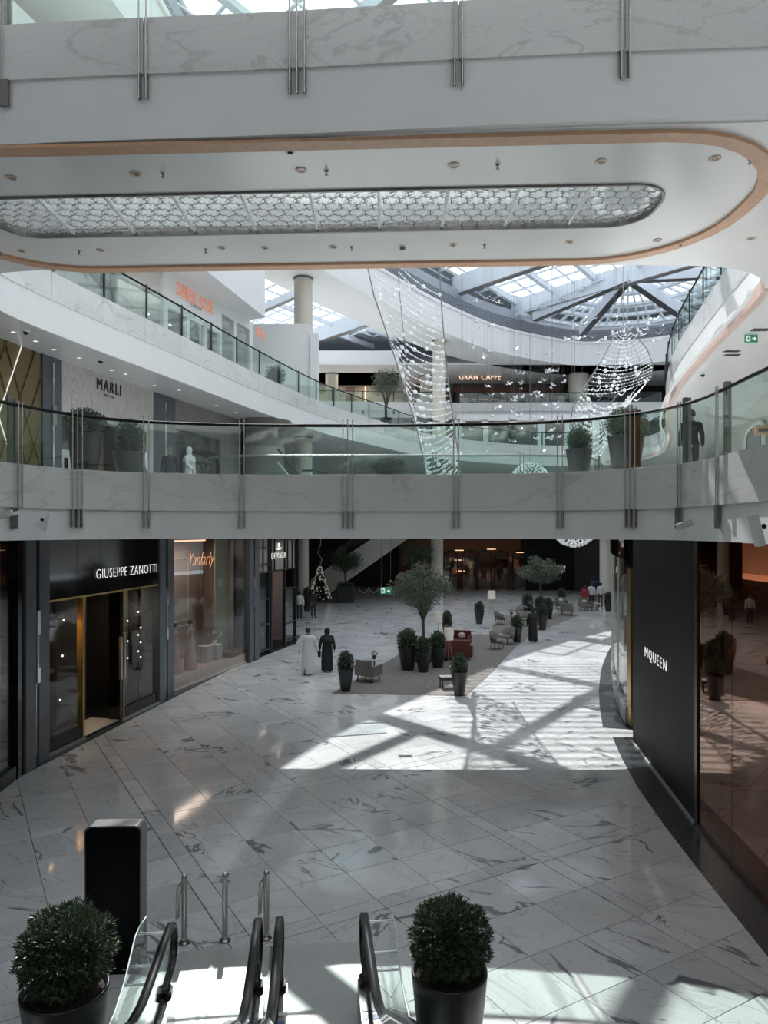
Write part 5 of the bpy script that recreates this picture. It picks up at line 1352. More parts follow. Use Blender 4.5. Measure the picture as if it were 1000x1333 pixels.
p = G(661, 839); tub('grey tub chair close behind the front one, nearest the topiary', (p.x, p.y, 0), math.radians(-60))
p = G(655, 840); stable('small low table between the two front grey tub chairs', (p.x, p.y+.5, 0), .2, .45)
p = G(651, 813); tub('grey tub chair under the far floor lamp', (p.x, p.y, 0), math.radians(100))
p = G(679, 806); tub('grey tub chair behind the small round white table', (p.x, p.y, 0), math.radians(-20))
p = G(666, 811.5); stable('small white round table with a flower between far tub chairs', (p.x, p.y, 0), .22, .5); vase('tiny vase on the small white round table', (p.x, p.y, .5), 1.)
p = G(684, 815); tub('pale tub chair just left of the woman in the black robe', (p.x, p.y, 0), math.radians(-40))
p = G(692, 806); g = stable('dark round table with small pale objects behind the woman in black', (p.x, p.y, 0), .5, .72, mat('black table top', (.02, .02, .02), .3)); vase('vase on the dark round table', (p.x, p.y, .72), 1.3)
p = G(738, 801); armchair('far grey lounge chair seen from the side, nearest below the small topiary', (p.x, p.y, 0), math.radians(170))
p = G(731, 793); armchair('far dark lounge chair with white cushion before the small topiary', (p.x, p.y, 0), math.radians(0), cush=mat('white cushion', (.55, .55, .54), .7))
p = G(763, 795); armchair('far low chair with pale cushion in front of the woman in red', (p.x, p.y, 0), math.radians(20), cush=MATS['pale striped cushion'])
p = G(777, 795); stable('far slim side table right of the low cushioned chair', (p.x, p.y, 0), .25, .5)
# advertising board by right column
p = G(782, 784); g = thing('notice_board', 'dark blue notice board standing behind the shoppers', 'board', (p.x, p.y+1.5, 0)); MB().box(-.35, -.04, 1.0, .35, .04, 1.9).build('panel', mat('navy panel', (.012, .018, .045), .4), g); MB().box(-.04, -.03, 0, .04, .03, 1.0).build('leg', BLACKM, g)
MB().box(-.22, -.06, 1.4, .2, -.04, 1.46).build('printed_line', mat('pale blue print', (.25, .32, .45), .5), g)
# ------------------------------------------------------------------ exit signs
GREEN = mat('exit sign green', (.02, .16, .09), .5, emit=(.03, .22, .12), estr=.5); PICW = mat('exit sign white', (.9, .95, .9), .5, emit=(.9, 1, .92), estr=.7)
def exit_sign(label, loc, w_, h_, rod_top):
    g = thing('exit_sign', label, 'sign', loc)
    MB().box(-w_/2, -.02, -h_/2, w_/2, .02, h_/2).build('sign_panel', GREEN, g); y = -.026
    m = MB(); a = w_*.25; m.box(a*.2, y, -h_*.04, a*1.1, y+.004, h_*.04); m.add([(a*.9, y, -h_*.22), (a*1.5, y, 0), (a*.9, y, h_*.22), (a*.9, y+.004, -h_*.22), (a*1.5, y+.004, 0), (a*.9, y+.004, h_*.22)], [(0, 1, 2), (5, 4, 3), (0, 3, 4, 1), (1, 4, 5, 2)]); m.build('arrow', PICW, g)
    MB().box(-w_*.40, y, -h_*.36, -w_*.10, y+.003, h_*.36).build('door_pictogram', PICW, g)
    m = MB(); m.ball((-w_*.24, y-.004, h_*.24), h_*.07, 8, 4)
    for q in (((-.24, .15), (-.27, -.05)), ((-.27, -.05), (-.36, -.28)), ((-.27, -.05), (-.18, -.3)), ((-.24, .12), (-.14, .02)), ((-.24, .12), (-.35, .05))):
        m.beam((q[0][0]*w_, y-.004, q[0][1]*h_), (q[1][0]*w_, y-.004, q[1][1]*h_), .02*w_/.3, .006, up=(0, 1, 0))
    m.build('running_figure', GREEN, g)
    for s in (-1, 1): MB().tube([(s*w_*.42, 0, h_/2), (s*w_*.42, 0, rod_top)], .006 if rod_top > .5 else .004, 6).build('hanging_rod', STEEL, g)
    return g
p = D(502.5, 769, 21.2); exit_sign('green exit sign hanging on two long rods under the middle bridge', tuple(p), .32, .18, Z1B-p.z)
p = D(978, 441, 20.0); exit_sign('green exit sign hanging under the right upper balcony ceiling', tuple(p), .34, .20, Z2B-p.z)
# cafe seats, far
cs = None
for k in range(13):
    px = 603+k*10.5; p = D(px, 0, 75.2); loc = (p.x, 75+.8*(k % 3), Z3)
    if cs is None:
        cs = thing('cafe_chair', 'small dark cafe chair behind the far upper glass railing', 'chair', loc, group='cafe chairs behind the far railing')
        MB().box(-.3, -.3, .35, .3, .3, .45).build('seat', GREYM, cs); MB().box(-.3, .25, .45, .3, .32, .95).build('backrest', GREYM, cs)
        for sx in (-1, 1):
            for sy in (-1, 1): MB().box(sx*.26-.025, sy*.26-.025, 0, sx*.26+.025, sy*.26+.025, .35).build('leg', BLACKM, cs)
    else: dup(cs, loc, k*1.3)
ct = None
for k in range(7):
    p = D(608+k*19, 0, 75.6); loc = (p.x, 77.7, Z3)
    if ct is None:
        ct = thing('cafe_table', 'small pale cafe table among the far upper level chairs', 'table', loc, group='cafe tables behind the far railing')
        MB().box(-.45, -.4, .72, .45, .4, .76).build('table_top', mat('pale table top', (.4, .4, .38), .4), ct); MB().lathe([(.3, 0), (.04, .04), (.04, .72)], 8).build('pedestal', BLACKM, ct)
    else: dup(ct, loc, 0)
# ------------------------------------------------------------------ ceiling fittings of the top bridge and balconies
dl = None
def down(px, py, lab, z=Z2B, kind=0):
    global dl
    p = G(px, py, z) if False else Vector(((px-CX)*((z-EYE)/(CY-py)), (z-EYE)*F/(CY-py), z-.02)); Y = (z-EYE)*F/(CY-py); p = Vector(((px-CX)*Y/F, Y, z-.021))
    return p
spots = [(15, 229), (177, 224), (392, 219), (591, 213), (783, 208), (931, 204), (28, 325), (131, 324), (289, 321), (434, 320), (590, 317), (742, 313), (856, 311), (978, 309), (345, 321)]
for px, py in spots:
    p = down(px, py, '')
    if dl is None:
        dl = thing('downlight', 'small round recessed downlight in the underside of the topmost bridge', 'ceiling light', tuple(p), group='downlights under the top bridge')
        MB().lathe([(.085, -.0), (.085, -.012), (.055, -.012), (.05, .0)], 20, caps=False).build('trim_ring', mat('copper white ring', (.65, .52, .42), .35, .3), dl)
        MB().lathe([(.05, -.006), (.001, -.006)], 14, caps=False).build('lens', mat('dark warm lens', (.25, .18, .13), .2), dl)
    else: dup(dl, tuple(p), scl=1 if py < 260 else .95)
    row = sorted([q[0] for q in spots if (q[1] < 260) == (py < 260)]); (C.objects[-1] if False else None)
sk = None
for px, py in [(212, 223), (425, 220), (648, 212), (976, 205), (268, 323), (458, 320), (631, 317), (886, 314), (103, 325), (0, 326)]:
    p = down(px, py, '')
    if sk is None:
        sk = thing('sprinkler', 'tiny dark sprinkler head under the topmost bridge', 'sprinkler', tuple(p), group='sprinklers under the top bridge')
        MB().lathe([(.03, 0), (.03, -.012), (.01, -.015), (.01, -.06), (.028, -.065), (.028, -.07)], 10).build('sprinkler_head', GREYM, sk); MB().lathe([(.04, -.001), (.04, -.006)], 12).build('escutcheon', WHITE, sk)
    else: dup(sk, tuple(p))
p = down(378, 194, ''); g = thing('ceiling_sensor', 'white round camera dome near the front edge of the top bridge ceiling', 'sensor', tuple(p)); MB().lathe([(.07, 0), (.07, -.02), (.05, -.03)], 20).build('housing', WHITE, g); MB().lathe([(.035, -.031), (.035, -.04), (.001, -.045)], 14).build('dark_lens', BLKGL, g)
p = down(524, 320, ''); g = thing('ceiling_sensor', 'small dark camera below the lattice panel at bridge ceiling centre', 'sensor', tuple(p)); MB().lathe([(.05, 0), (.05, -.05), (.03, -.06)], 16).build('housing', GREYM, g); MB().lathe([(.055, 0), (.055, -.01)], 16).build('base_ring', WHITE, g)
bl_ = None
for px, py in [(17, 431), (46, 443), (70, 454), (103, 465), (145, 481), (163, 486), (201, 501), (233, 507), (282, 527), (307, 536), (345, 553), (445, 582), (475, 588), (945, 540), (905, 520)]:
    p = down(px, py, '')
    if bl_ is None:
        bl_ = thing('downlight', 'small pale recessed downlight in the soffit of the left balcony', 'ceiling light', tuple(p), group='downlights under the upper balconies')
        MB().lathe([(.09, 0), (.09, -.012), (.06, -.012)], 16, caps=False).build('trim_ring', WHITE, bl_); MB().lathe([(.06, -.005), (.001, -.005)], 12, caps=False).build('lens', GLOWC, bl_)
    else: dup(bl_, tuple(p))
for px, py, lab in ((34, 430, 'black dome camera on the left soffit near the frame edge'), (131, 468, 'black dome camera on the left soffit above the jewellery shop'), (408, 574, 'black dome camera on the left soffit before the bead sail'), (915, 486, 'black dome camera on the right balcony soffit below the exit sign')):
    p = down(px, py, lab); g = thing('dome_camera', lab, 'camera', tuple(p)); MB().lathe([(.09, 0), (.09, -.03)], 16).build('housing', WHITE, g); MB().lathe([(.075, -.03), (.06, -.08), (.001, -.11)], 16).build('dome', BLKGL, g)
for px, py, lab in ((953, 456, 'slim grey air slot under the right balcony, left of its exit sign'), (953, 461, 'second thinner air slot just below the first under the right balcony'), (990, 428, 'small grey ceiling unit above right of the hanging exit sign')):
    p = down(px, py, lab); g = thing('air_vent', lab, 'vent', tuple(p)); MB().box(-.22, -.1, -.02, .22, .1, 0).build('frame', GREYM, g); MB().box(-.18, -.06, -.03, .18, .06, -.02).build('slot', BLACKM, g)
# round loudspeakers on the fascias and cctv arms
def fasc_pt(px, z, loopP, off): 
    s = loopP.s_at_px(px); p, t, n = loopP.at(s); return Vector((p.x+n.x*off, p.y+n.y*off, z)), t, n
for px, lab in ((86, 'round white wall speaker on the left balcony fascia, nearest'), (287, 'small round speaker on the left balcony fascia midway'), (357, 'small round speaker on the left balcony fascia by the column')):
    half = Path(in2[:len(in2)*2//3]); c, t, n = fasc_pt(px, Z2B+.42, half, .02)
    g = thing('wall_speaker', lab, 'speaker', tuple(c), math.atan2(t.y, t.x))
    MB().tube([(0, -.02, 0), (0, .05, 0)], .17, 18).build('ring', WHITE, g); MB().tube([(0, .05, 0), (0, .14, 0)], [.09, .07], 14).build('spot_barrel', GREYM, g)
for px, py, Y_, lab, rz_ in ((62, 680, 13.25, 'white projector arm on the bridge fascia left, below the triple rods', .3), (985, 690, 9.75, 'tilted white projector box on the bridge fascia at the right edge', -.35)):
    c = D(px, py, Y_); g = thing('wall_projector', lab, 'fixture', tuple(c), 0)
    sgnx = 1 if rz_ > 0 else -1; k_ = 1.0 if px < 500 else 1.3
    MB().beam((.04*sgnx*k_, 0, .16*k_), (-.04*sgnx*k_, 0, -.16*k_), .10*k_, .07*k_).build('housing', WHITE, g); MB().tube([(-.1*sgnx, .05, .05), (-.1*sgnx, .25, .05)], .03, 8).build('bracket', WHITE, g); MB().ball((-.10*sgnx, 0, .05), .035, 8, 5).build('dark_lens', BLKGL, g)
for px, py, Y_, lab in ((8, 671, 12.3, 'pale angular bracket fixture at the left end of the bridge fascia'), (892, 684, 12.2, 'pale angular bracket fixture on the bridge fascia under the right flat post')):
    c = D(px, py, Y_); g = thing('wall_fixture', lab, 'fixture', tuple(c), .2)
    MB().beam((-.14, 0, -.03), (.1, -.02, .05), .10, .10).build('housing', mat('pale mottled fixture', (.6, .6, .58), .5, var=.2, scale=20), g); MB().beam((.1, 0, .03), (.14, .12, .05), .04, .05).build('bracket', WHITE, g)
# hose reel / escalator handrails on level one behind the bridge
g = thing('escalator', 'descending escalator balustrade seen through the glass on the middle level', 'escalator', (-1.5, 27, Z1)); 
for Y_, o_ in ((26.5, 0), (27.8, 1)):
    a = D(411+o_*20, 590, Y_); b = D(470+o_*22, 628, Y_); a.z = Z1+1.0; 
    MB().tube([a+Vector((-.5, 0, 0)), a, b], .045, 6).world('handrail', RUBBER, g)
    n_ = MB(); q = [a, b, b-Vector((0, 0, .9)), a-Vector((0, 0, .9))]; n_.add(q+[v+Vector((0, .012, 0)) for v in q], [(0, 1, 2, 3), (7, 6, 5, 4), (0, 4, 5, 1), (1, 5, 6, 2), (2, 6, 7, 3), (3, 7, 4, 0)]); n_.world('glass_balustrade', CLEARG, g)
g = thing('escalator', 'steep escalator handrail beside the grey drum on the middle level', 'escalator', (-5, 34, Z1))
a = D(362, 585, 31); b = D(392, 622, 31); MB().tube([a, b], .05, 6).world('handrail', RUBBER, g); MB().tube([a-Vector((0, 0, .55)), b-Vector((0, 0, .55))], .05, 6).world('steel_skirt', STEEL, g)
# ================================================================== HANGING BEAD SAILS
CRY = mat('clear white crystal beads', (.88, .90, .92), .12, 0, var=.02, spec=.9, emit=(.9, .95, 1), estr=.12)  # faint glow put into the bead material, no lamp inside
ROD = mat('dark steel rod', (.30, .30, .31), .35, .8)
def lerp_tab(tab, t):
    n = len(tab)-1; i = min(int(t*n), n-1); f = t*n-i; return tab[i].lerp(tab[i+1], f)
def strand(name, g, a, b, sag, rnd, r0, big, n, gapped=.85):
    m = MB(); path = []
    for k in range(9):
        t = k/8; p = a.lerp(b, t); p.z -= sag*4*t*(1-t); path.append(p)
    m.tube(path, .006, 3)
    bi = rnd.sample(range(n), min(big, n))
    for k in range(n):
        if rnd.random() > gapped and k not in bi: continue
        t = (k+.5)/n; p = a.lerp(b, t); p.z -= sag*4*t*(1-t)
        r = r0*(2.2+rnd.random()*.5) if k in bi else r0*(.7+.6*rnd.random())
        m.ball(tuple(p), r, 6, 4)
    return m.world(name, CRY, g)
rnd = random.Random(12)
Lp = [D(478, 345, 29), D(487, 385, 29), D(503, 432, 29), D(522, 490, 29), D(541, 550, 29), D(552, 600, 29), D(556, 625, 29), D(559, 655, 29)]
Mp = [D(517, 340, 31), D(521, 390, 31), D(526, 440, 31), D(532, 490, 31), D(541, 540, 31), D(554, 590, 31), D(562, 620, 31), D(568, 655, 31)]
Rp = [D(572, 340, 29.5), D(575, 400, 29.5), D(579, 450, 29.5), D(584, 500, 29.5), D(590, 545, 29.5), D(595, 580, 29.5), D(600, 617, 29.5), D(606, 655, 29.5)]
g = thing('hanging_bead_sail', 'tall tapering sail of crystal bead strands hanging in the atrium centre', 'hanging sculpture', tuple(Lp[-1]))
for tab in (Lp, Mp, Rp): MB().tube([Lp[0].lerp(tab[0], 1)+Vector((0, 0, 7))]+tab, .028 if tab is not Mp else .02, 6).world('frame_rod', ROD, g)
for i in range(34):
    t = (i+.3)/34
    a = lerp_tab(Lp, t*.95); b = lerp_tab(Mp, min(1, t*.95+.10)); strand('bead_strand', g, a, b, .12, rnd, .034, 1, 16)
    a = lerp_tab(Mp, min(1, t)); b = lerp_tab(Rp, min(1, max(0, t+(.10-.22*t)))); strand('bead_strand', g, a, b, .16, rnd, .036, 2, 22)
# second sail: leaf shaped shell
out_l = [D(812, 425, 30), D(798, 440, 30), D(786, 465, 30), D(772, 487, 30), D(758, 510, 30), D(746, 530, 30), D(742, 556, 30), D(748, 590, 30)]
out_r = [D(812, 425, 32), D(828, 437, 32), D(843, 455, 32), D(850, 475, 32), D(848, 492, 32), D(826, 515, 32), D(806, 540, 32), D(792, 575, 32)]
g = thing('hanging_bead_sail', 'leaf shaped wire shell strung with crystal beads above the larger planter', 'hanging sculpture', tuple(out_l[-1]))
MB().tube([out_l[0]+Vector((0, 0, 6))]+out_l, .022, 6).world('frame_rod', ROD, g); MB().tube(out_r, .022, 6).world('frame_rod', ROD, g)
for q in (.3, .55, .8): MB().tube([lerp_tab(out_l, t).lerp(lerp_tab(out_r, t), q)-Vector((0, 0, .25)) for t in [k/12 for k in range(13)]], .010, 4).world('frame_wire', ROD, g)
for i in range(30):
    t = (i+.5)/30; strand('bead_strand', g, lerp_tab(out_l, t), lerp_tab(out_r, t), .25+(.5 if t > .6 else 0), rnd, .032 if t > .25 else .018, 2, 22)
for i in range(10):
    t = .62+i*.035; strand('bead_strand', g, lerp_tab(out_l, t)+Vector((0, -.5, .1)), lerp_tab(out_r, min(1, t+.05))+Vector((-.3, -.5, 0)), .8, rnd, .034, 3, 24)
m = MB().tube([D(742, 582, 29), D(747, 590, 29), D(756, 592, 29), D(766, 586, 29)], [.03, .07, .08, .04], 8); m.world('dark_cradle', mat('dark blue metal', (.05, .05, .09), .3, .6), g)
def bead_ball(label, c, rx, rz, n, seed):
    g = thing('crystal_chandelier', label, 'chandelier', tuple(c)); r_ = random.Random(seed); m = MB()
    for k in range(n):
        z = 1-2*(k+.5)/n; a = k*2.399963; s_ = math.sqrt(1-z*z); m.ball((rx*s_*math.cos(a), rx*s_*math.sin(a), rz*z), .05*(.7+.5*r_.random()), 5, 3)
    m.build('crystal_beads', CRY, g, kind='stuff')
    for k in range(6): MB().tube([(rx*.97*math.cos(a)*math.cos(PI*k/6), rx*.97*math.cos(a)*math.sin(PI*k/6), rz*.97*math.sin(a)) for a in [2*PI*q/24 for q in range(24)]], .012, 4, closed=True).build('hoop', ROD, g)
    MB().tube([(0, 0, rz), (0, 0, 24-c[2])], .01, 4).build('suspension_wire', ROD, g)
bead_ball('crystal bead dome seen through the middle railing glass', D(690, 632, 30), .82, .9, 420, 1)
bead_ball('wide crystal chandelier whose base shows just under the middle bridge', D(748, 671, 26.3), .92, 1.1, 560, 2)
# ------------------------------------------------------------------ butterflies
BUT = mat('white translucent wings', (.85, .88, .92), .3, emit=(.9, .95, 1), estr=.10)  # light through the wings is put in as a faint glow
bf = thing('butterfly', 'tiny white butterfly hanging on a thin wire in the bright atrium', 'butterfly', tuple(D(800, 400, 34)), group='white butterflies on wires')
for s in (-1, 1):
    MB().add([(0, -.03, 0), (s*.10, -.06, .09), (s*.13, .0, .10), (s*.04, .05, .02), (0, .03, 0), (s*.02, -.035, .0)], [(0, 1, 2, 3, 4)]).add([(0, 0, 0), (s*.03, .03, .01), (s*.08, .11, .03), (s*.02, .10, .0)], [(0, 1, 2, 3)]).build('wing', BUT, bf)
MB().tube([(0, -.05, 0), (0, .09, 0)], [.012, .006], 5).build('body', ROD, bf)
MB().tube([(0, 0, 0), (0, 0, 8)], .0018, 3).build('wire', ROD, bf)
rb_ = random.Random(77); spots = []
for px0, px1, py0, py1, n in ((735, 870, 412, 445, 44), (665, 735, 455, 545, 34), (600, 680, 480, 600, 30), (690, 760, 545, 600, 14), (600, 640, 385, 470, 14), (625, 660, 375, 400, 5), (700, 735, 480, 600, 12), (775, 835, 440, 540, 18)):
    for k in range(n): spots.append((rb_.uniform(px0, px1), rb_.uniform(py0, py1), rb_.uniform(26, 44)))
for px, py, Y_ in spots:
    if 596 < px < 656 and 480 < py < 502: continue
    p = D(px, py, Y_); 
    if p.z > 23: p.z = 22.8
    s_ = rb_.uniform(.8, 1.5); o = dup(bf, tuple(p), rb_.uniform(0, 6.28), scl=(s_, s_, s_)); o.rotation_euler = (0, 0, rb_.uniform(0, 6.28))
# ================================================================== PEOPLE
SKIN = mat('light brown skin', (.36, .22, .15), .55, var=.04); HAIRB = mat('black hair', (.012, .010, .010), .5); BLKC = mat('black robe cloth', (.010, .010, .011), .75, var=.2); WHC = mat('white robe cloth', (.62, .62, .63), .75, var=.03)
SHOE = mat('dark shoes', (.02, .018, .016), .5)
def skin_body(par, J, E, name='body', m=SKIN):
    """one continuous skinned surface; J: name -> (pos, radius)"""
    names = list(J); me = bpy.data.meshes.new(name); me.from_pydata([J[n][0] for n in names], [(names.index(a), names.index(b)) for a, b in E], [])
    o = bpy.data.objects.new(name, me); C.objects.link(o); o.parent = par; me.materials.append(m)
    md = o.modifiers.new('skin', 'SKIN'); md.use_smooth_shade = True
    for i, n in enumerate(names):
        r = J[n][1]; me.skin_vertices[0].data[i].radius = r if isinstance(r, tuple) else (r, r)
        me.skin_vertices[0].data[i].use_root = (n == 'pelvis')
    sb = o.modifiers.new('sub', 'SUBSURF'); sb.levels = 1; sb.render_levels = 1
    return o
def person(label, loc, rz, h=1.72, robe=None, top=None, legs=None, hair='short', stride=0.0, arm_l=(0, 0), arm_r=(0, 0), hairm=HAIRB, veil=None, bag=False, skirt=False, group=None):
    """faces local -Y. arm tuples: (forward swing m at the hand, outward m)"""
    g = thing('person', label, 'person', loc, rz, group=group); k = h/1.75
    V = lambda x, y, z: (x*k, y*k, z*k)
    J = {'pelvis': (V(0, 0, .95), (.15*k, .11*k)), 'waist': (V(0, .01, 1.12), (.13*k, .09*k)), 'chest': (V(0, 0, 1.32), (.165*k, .105*k)), 'neck0': (V(0, .01, 1.46), .065*k), 'neck': (V(0, 0, 1.52), .052*k), 'head0': (V(0, -.005, 1.59), .078*k), 'head': (V(0, -.005, 1.67), .088*k), 'crown': (V(0, .005, 1.715), .06*k)}
    E = [('pelvis', 'waist'), ('waist', 'chest'), ('chest', 'neck0'), ('neck0', 'neck'), ('neck', 'head0'), ('head0', 'head'), ('head', 'crown')]
    for s, nm, (fw, ow), st in ((-1, 'l', arm_l, stride), (1, 'r', arm_r, -stride)):
        J['sh'+nm] = (V(s*.19, 0, 1.41), .058*k); J['el'+nm] = (V(s*(.25+ow*.5), -fw*.35+.02, 1.13), .043*k); J['wr'+nm] = (V(s*(.26+ow), -fw, .88+abs(fw)*.25), .027*k)
        J['pa'+nm] = (V(s*(.262+ow), -fw*1.05-.01, .81+abs(fw)*.25), (.038*k, .018*k))
        E += [('chest', 'sh'+nm), ('sh'+nm, 'el'+nm), ('el'+nm, 'wr'+nm), ('wr'+nm, 'pa'+nm)]
        pz = .81+abs(fw)*.25
        for q in range(4):
            f1 = 'f%d%s' % (q, nm); f2 = 'g%d%s' % (q, nm); dy = (q-1.5)*.019; ln = (.065, .075, .07, .055)[q]
            J[f1] = (V(s*(.262+ow), -fw*1.05-.01+dy, pz-.05), .009*k); J[f2] = (V(s*(.255+ow), -fw*1.05-.015+dy, pz-.05-ln*.8), .008*k); E += [('pa'+nm, f1), (f1, f2)]
        J['th'+nm] = (V(s*(.262+ow), -fw*1.05-.045, pz-.01), .011*k); J['ti'+nm] = (V(s*(.258+ow), -fw*1.05-.06, pz-.05), .009*k); E += [('pa'+nm, 'th'+nm), ('th'+nm, 'ti'+nm)]
        J['hip'+nm] = (V(s*.09, 0, .90), .088*k); J['kn'+nm] = (V(s*.10, -st*.5-.02, .50), .058*k); J['an'+nm] = (V(s*.10, -st+(.05 if st < 0 else 0), .09 if st >= 0 else .16), .036*k); J['to'+nm] = (V(s*.115, -st-.15+(.04 if st < 0 else 0), .035 if st >= 0 else .06), (.04*k, .025*k))
        E += [('pelvis', 'hip'+nm), ('hip'+nm, 'kn'+nm), ('kn'+nm, 'an'+nm), ('an'+nm, 'to'+nm)]
    skin_body(g, J, E)
    # face
    m = MB(); m.ball(V(0, -.098, 1.615), .014*k, 6, 4, .024*k); m.build('nose', SKIN, g)
    for s in (-1, 1):
        MB().ball(V(s*.033, -.088, 1.64), .011*k, 6, 4).build('eye', BLKGL, g); MB().ball(V(s*.088, .005, 1.63), .014*k, 6, 4, .03*k).build('ear', SKIN, g)
    MB().box(-.022*k, -.092*k, 1.572*k, .022*k, -.080*k, 1.582*k).build('mouth', mat('lips', (.3, .12, .10), .5), g)
    for s, nm in ((-1, 'l'), (1, 'r')):
        a = J['an'+nm][0]; b = J['to'+nm][0]; MB().tube([(a[0], a[1]+.03, .045+b[2]-.035*k), (b[0], b[1], .045+b[2]-.035*k), (b[0], b[1]-.06, .035+b[2]-.035*k)], [.046*k, .05*k, .028*k], 8).build('shoe', SHOE, g)
    # hair or veil
    if veil:
        MB().lathe([(.001, 1.79*k), (.07*k, 1.77*k), (.108*k, 1.71*k), (.115*k, 1.62*k), (.095*k, 1.54*k), (.12*k, 1.47*k), (.22*k, 1.38*k), (.24*k, 1.25*k)], 16, (0, .022*k, 0), sy=.92, caps=False).build('headscarf', veil, g)
    else:
        rings = [(.001, 1.775), (.06, 1.765), (.094, 1.72), (.099, 1.66), (.09, 1.60)]
        if hair == 'long': rings += [(.10, 1.52), (.10, 1.42), (.07, 1.36)]
        MB().lathe([(r*k, z*k) for r, z in rings], 16, (0, .018*k, 0), sy=.95, caps=False).build('hair', hairm, g)
    def sleeve(mt, nm, r0, r1):
        a, b, c = (Vector(J[q+nm][0]) for q in ('sh', 'el', 'wr')); MB().tube([Vector((a.x*.7, 0, a.z+.01)), a, b, c], [r0*1.05, r0, r0*.85, r1], 10).build('sleeve', mt, g)
    if robe:
        wdt = 1.0; m = MB(); prof = [(.19, .075, .0), (.205, .10, 0), (.21, .40, 0), (.20, .75, 0), (.185, .98, 0), (.165, 1.15, 0), (.195, 1.30, 0), (.21, 1.40, 0), (.13, 1.475, 0), (.065, 1.50, 0)]
        seg = 22; vs = []
        for r, z, _ in prof:
            st = stride*(1-z/1.0)*.9 if z < 1 else 0
            for q in range(seg):
                a = 2*PI*q/seg; fold = 1+.055*math.sin(a*5+z*2)*max(0, 1-z/1.1)
                vs.append(V(r*fold*math.cos(a)*1.12+(0), r*fold*(.70+abs(st)*1.7)*math.sin(a), z+(.03*math.sin(a)*abs(stride)*2 if z < .2 else 0)))
        m.add(vs, [(i*seg+q, i*seg+(q+1) % seg, (i+1)*seg+(q+1) % seg, (i+1)*seg+q) for i in range(len(prof)-1) for q in range(seg)], True); m.add(vs[:seg], [list(range(seg))[::-1]])
        m.build('robe', robe, g)
        for nm in 'lr': sleeve(robe, nm, .078*k, .062*k)
    else:
        MB().lathe([(.165*k, .90*k), (.17*k, .96*k), (.15*k, 1.12*k), (.178*k, 1.30*k), (.20*k, 1.40*k), (.12*k, 1.475*k), (.06*k, 1.50*k)], 18, sy=.66, caps=False).build('shirt', top, g)
        for nm in 'lr': sleeve(top, nm, .068*k, .045*k)
        if skirt: MB().lathe([(.27*k, .12*k), (.24*k, .5*k), (.18*k, .95*k)], 18, sy=.75, caps=False).build('long_skirt', legs, g)
        else:
            for nm in 'lr':
                a, b, c = (Vector(J[q+nm][0]) for q in ('hip', 'kn', 'an')); MB().tube([a+Vector((0, 0, .06)), a, b, c+Vector((0, 0, .02))], [.10*k, .10*k, .075*k, .06*k], 10).build('trouser_leg', legs, g)
    if bag:
        q = J['wrr'][0]; MB().box(q[0]-.05, q[1]-.12, q[2]-.28, q[0]+.05, q[1]+.12, q[2]-.06, b=.03).build('handbag', BLKC, g); MB().tube([(q[0], q[1]-.09, q[2]-.07), (q[0], q[1], q[2]+.06), (q[0], q[1]+.09, q[2]-.07)], .008, 5).build('bag_strap', BLKC, g)
    return g
def foot(px, py): p = G(px, py); return (p.x, p.y, 0)
person('man in long white robe walking away on the marble beside the woman in black', foot(401, 879), PI, 1.76, robe=WHC, stride=.10, arm_l=(.15, .08), arm_r=(-.05, .04))
person('woman in black robe and headscarf walking away beside the man in white', foot(426, 875), PI, 1.66, robe=BLKC, veil=BLKC, stride=.05, arm_l=(.18, .02), arm_r=(.1, .06), bag=True)
person('woman in full black robe standing by the right topiary and tub chairs', foot(694, 836), PI*.9, 1.64, robe=BLKC, veil=BLKC, arm_l=(.1, .03), arm_r=(.15, .03))
RT = mat('red dress cloth', (.30, .02, .03), .7); WT = mat('white shirt cloth', (.6, .6, .6), .7); DT = mat('dark trousers', (.03, .03, .035), .7); SKT = mat('bare leg toned shorts', (.10, .08, .07), .7)
person('far shopper in a long red dress, leftmost by the right cream column', foot(762, 792), PI, 1.62, top=RT, legs=RT, skirt=True, hair='long')
person('far shopper in white shirt and dark trousers, middle of the group', foot(770, 791), PI, 1.72, top=WT, legs=DT)
person('far shopper in white shirt and dark shorts nearest the notice board', foot(782, 790), PI, 1.70, top=WT, legs=SKT)
person('visitor in white shirt half hidden at the left edge of the hall by the column', foot(390, 806), PI, 1.68, top=WT, legs=DT)
person('visitor in dark clothes holding a pale bag beside the left column topiary', foot(408, 804), .5, 1.72, top=BLKC, legs=DT, arm_l=(.25, 0))
def up(px, Y_): p = D(px, 600, Y_); return (p.x, Y_, Z1)
person('man in dark clothes and grey cap on the middle level before the grey shopfront', up(221, 25.8), .3, 1.74, top=mat('charcoal coat', (.03, .033, .04), .7), legs=DT, hairm=mat('grey cap', (.2, .19, .18), .7))
person('man in white robe and headdress on the middle level right of the dark clothed man', up(247, 26.0), 1.2, 1.76, robe=WHC, veil=WHC, arm_l=(.3, 0))
person('man in black clothes standing behind the right flat railing post', up(900, 17.3), 2.8, 1.66, top=BLKC, legs=DT)
person('person in white shirt and dark trousers at the jewellery shop doorway', up(181, 23.6), PI, 1.62, top=WT, legs=DT)
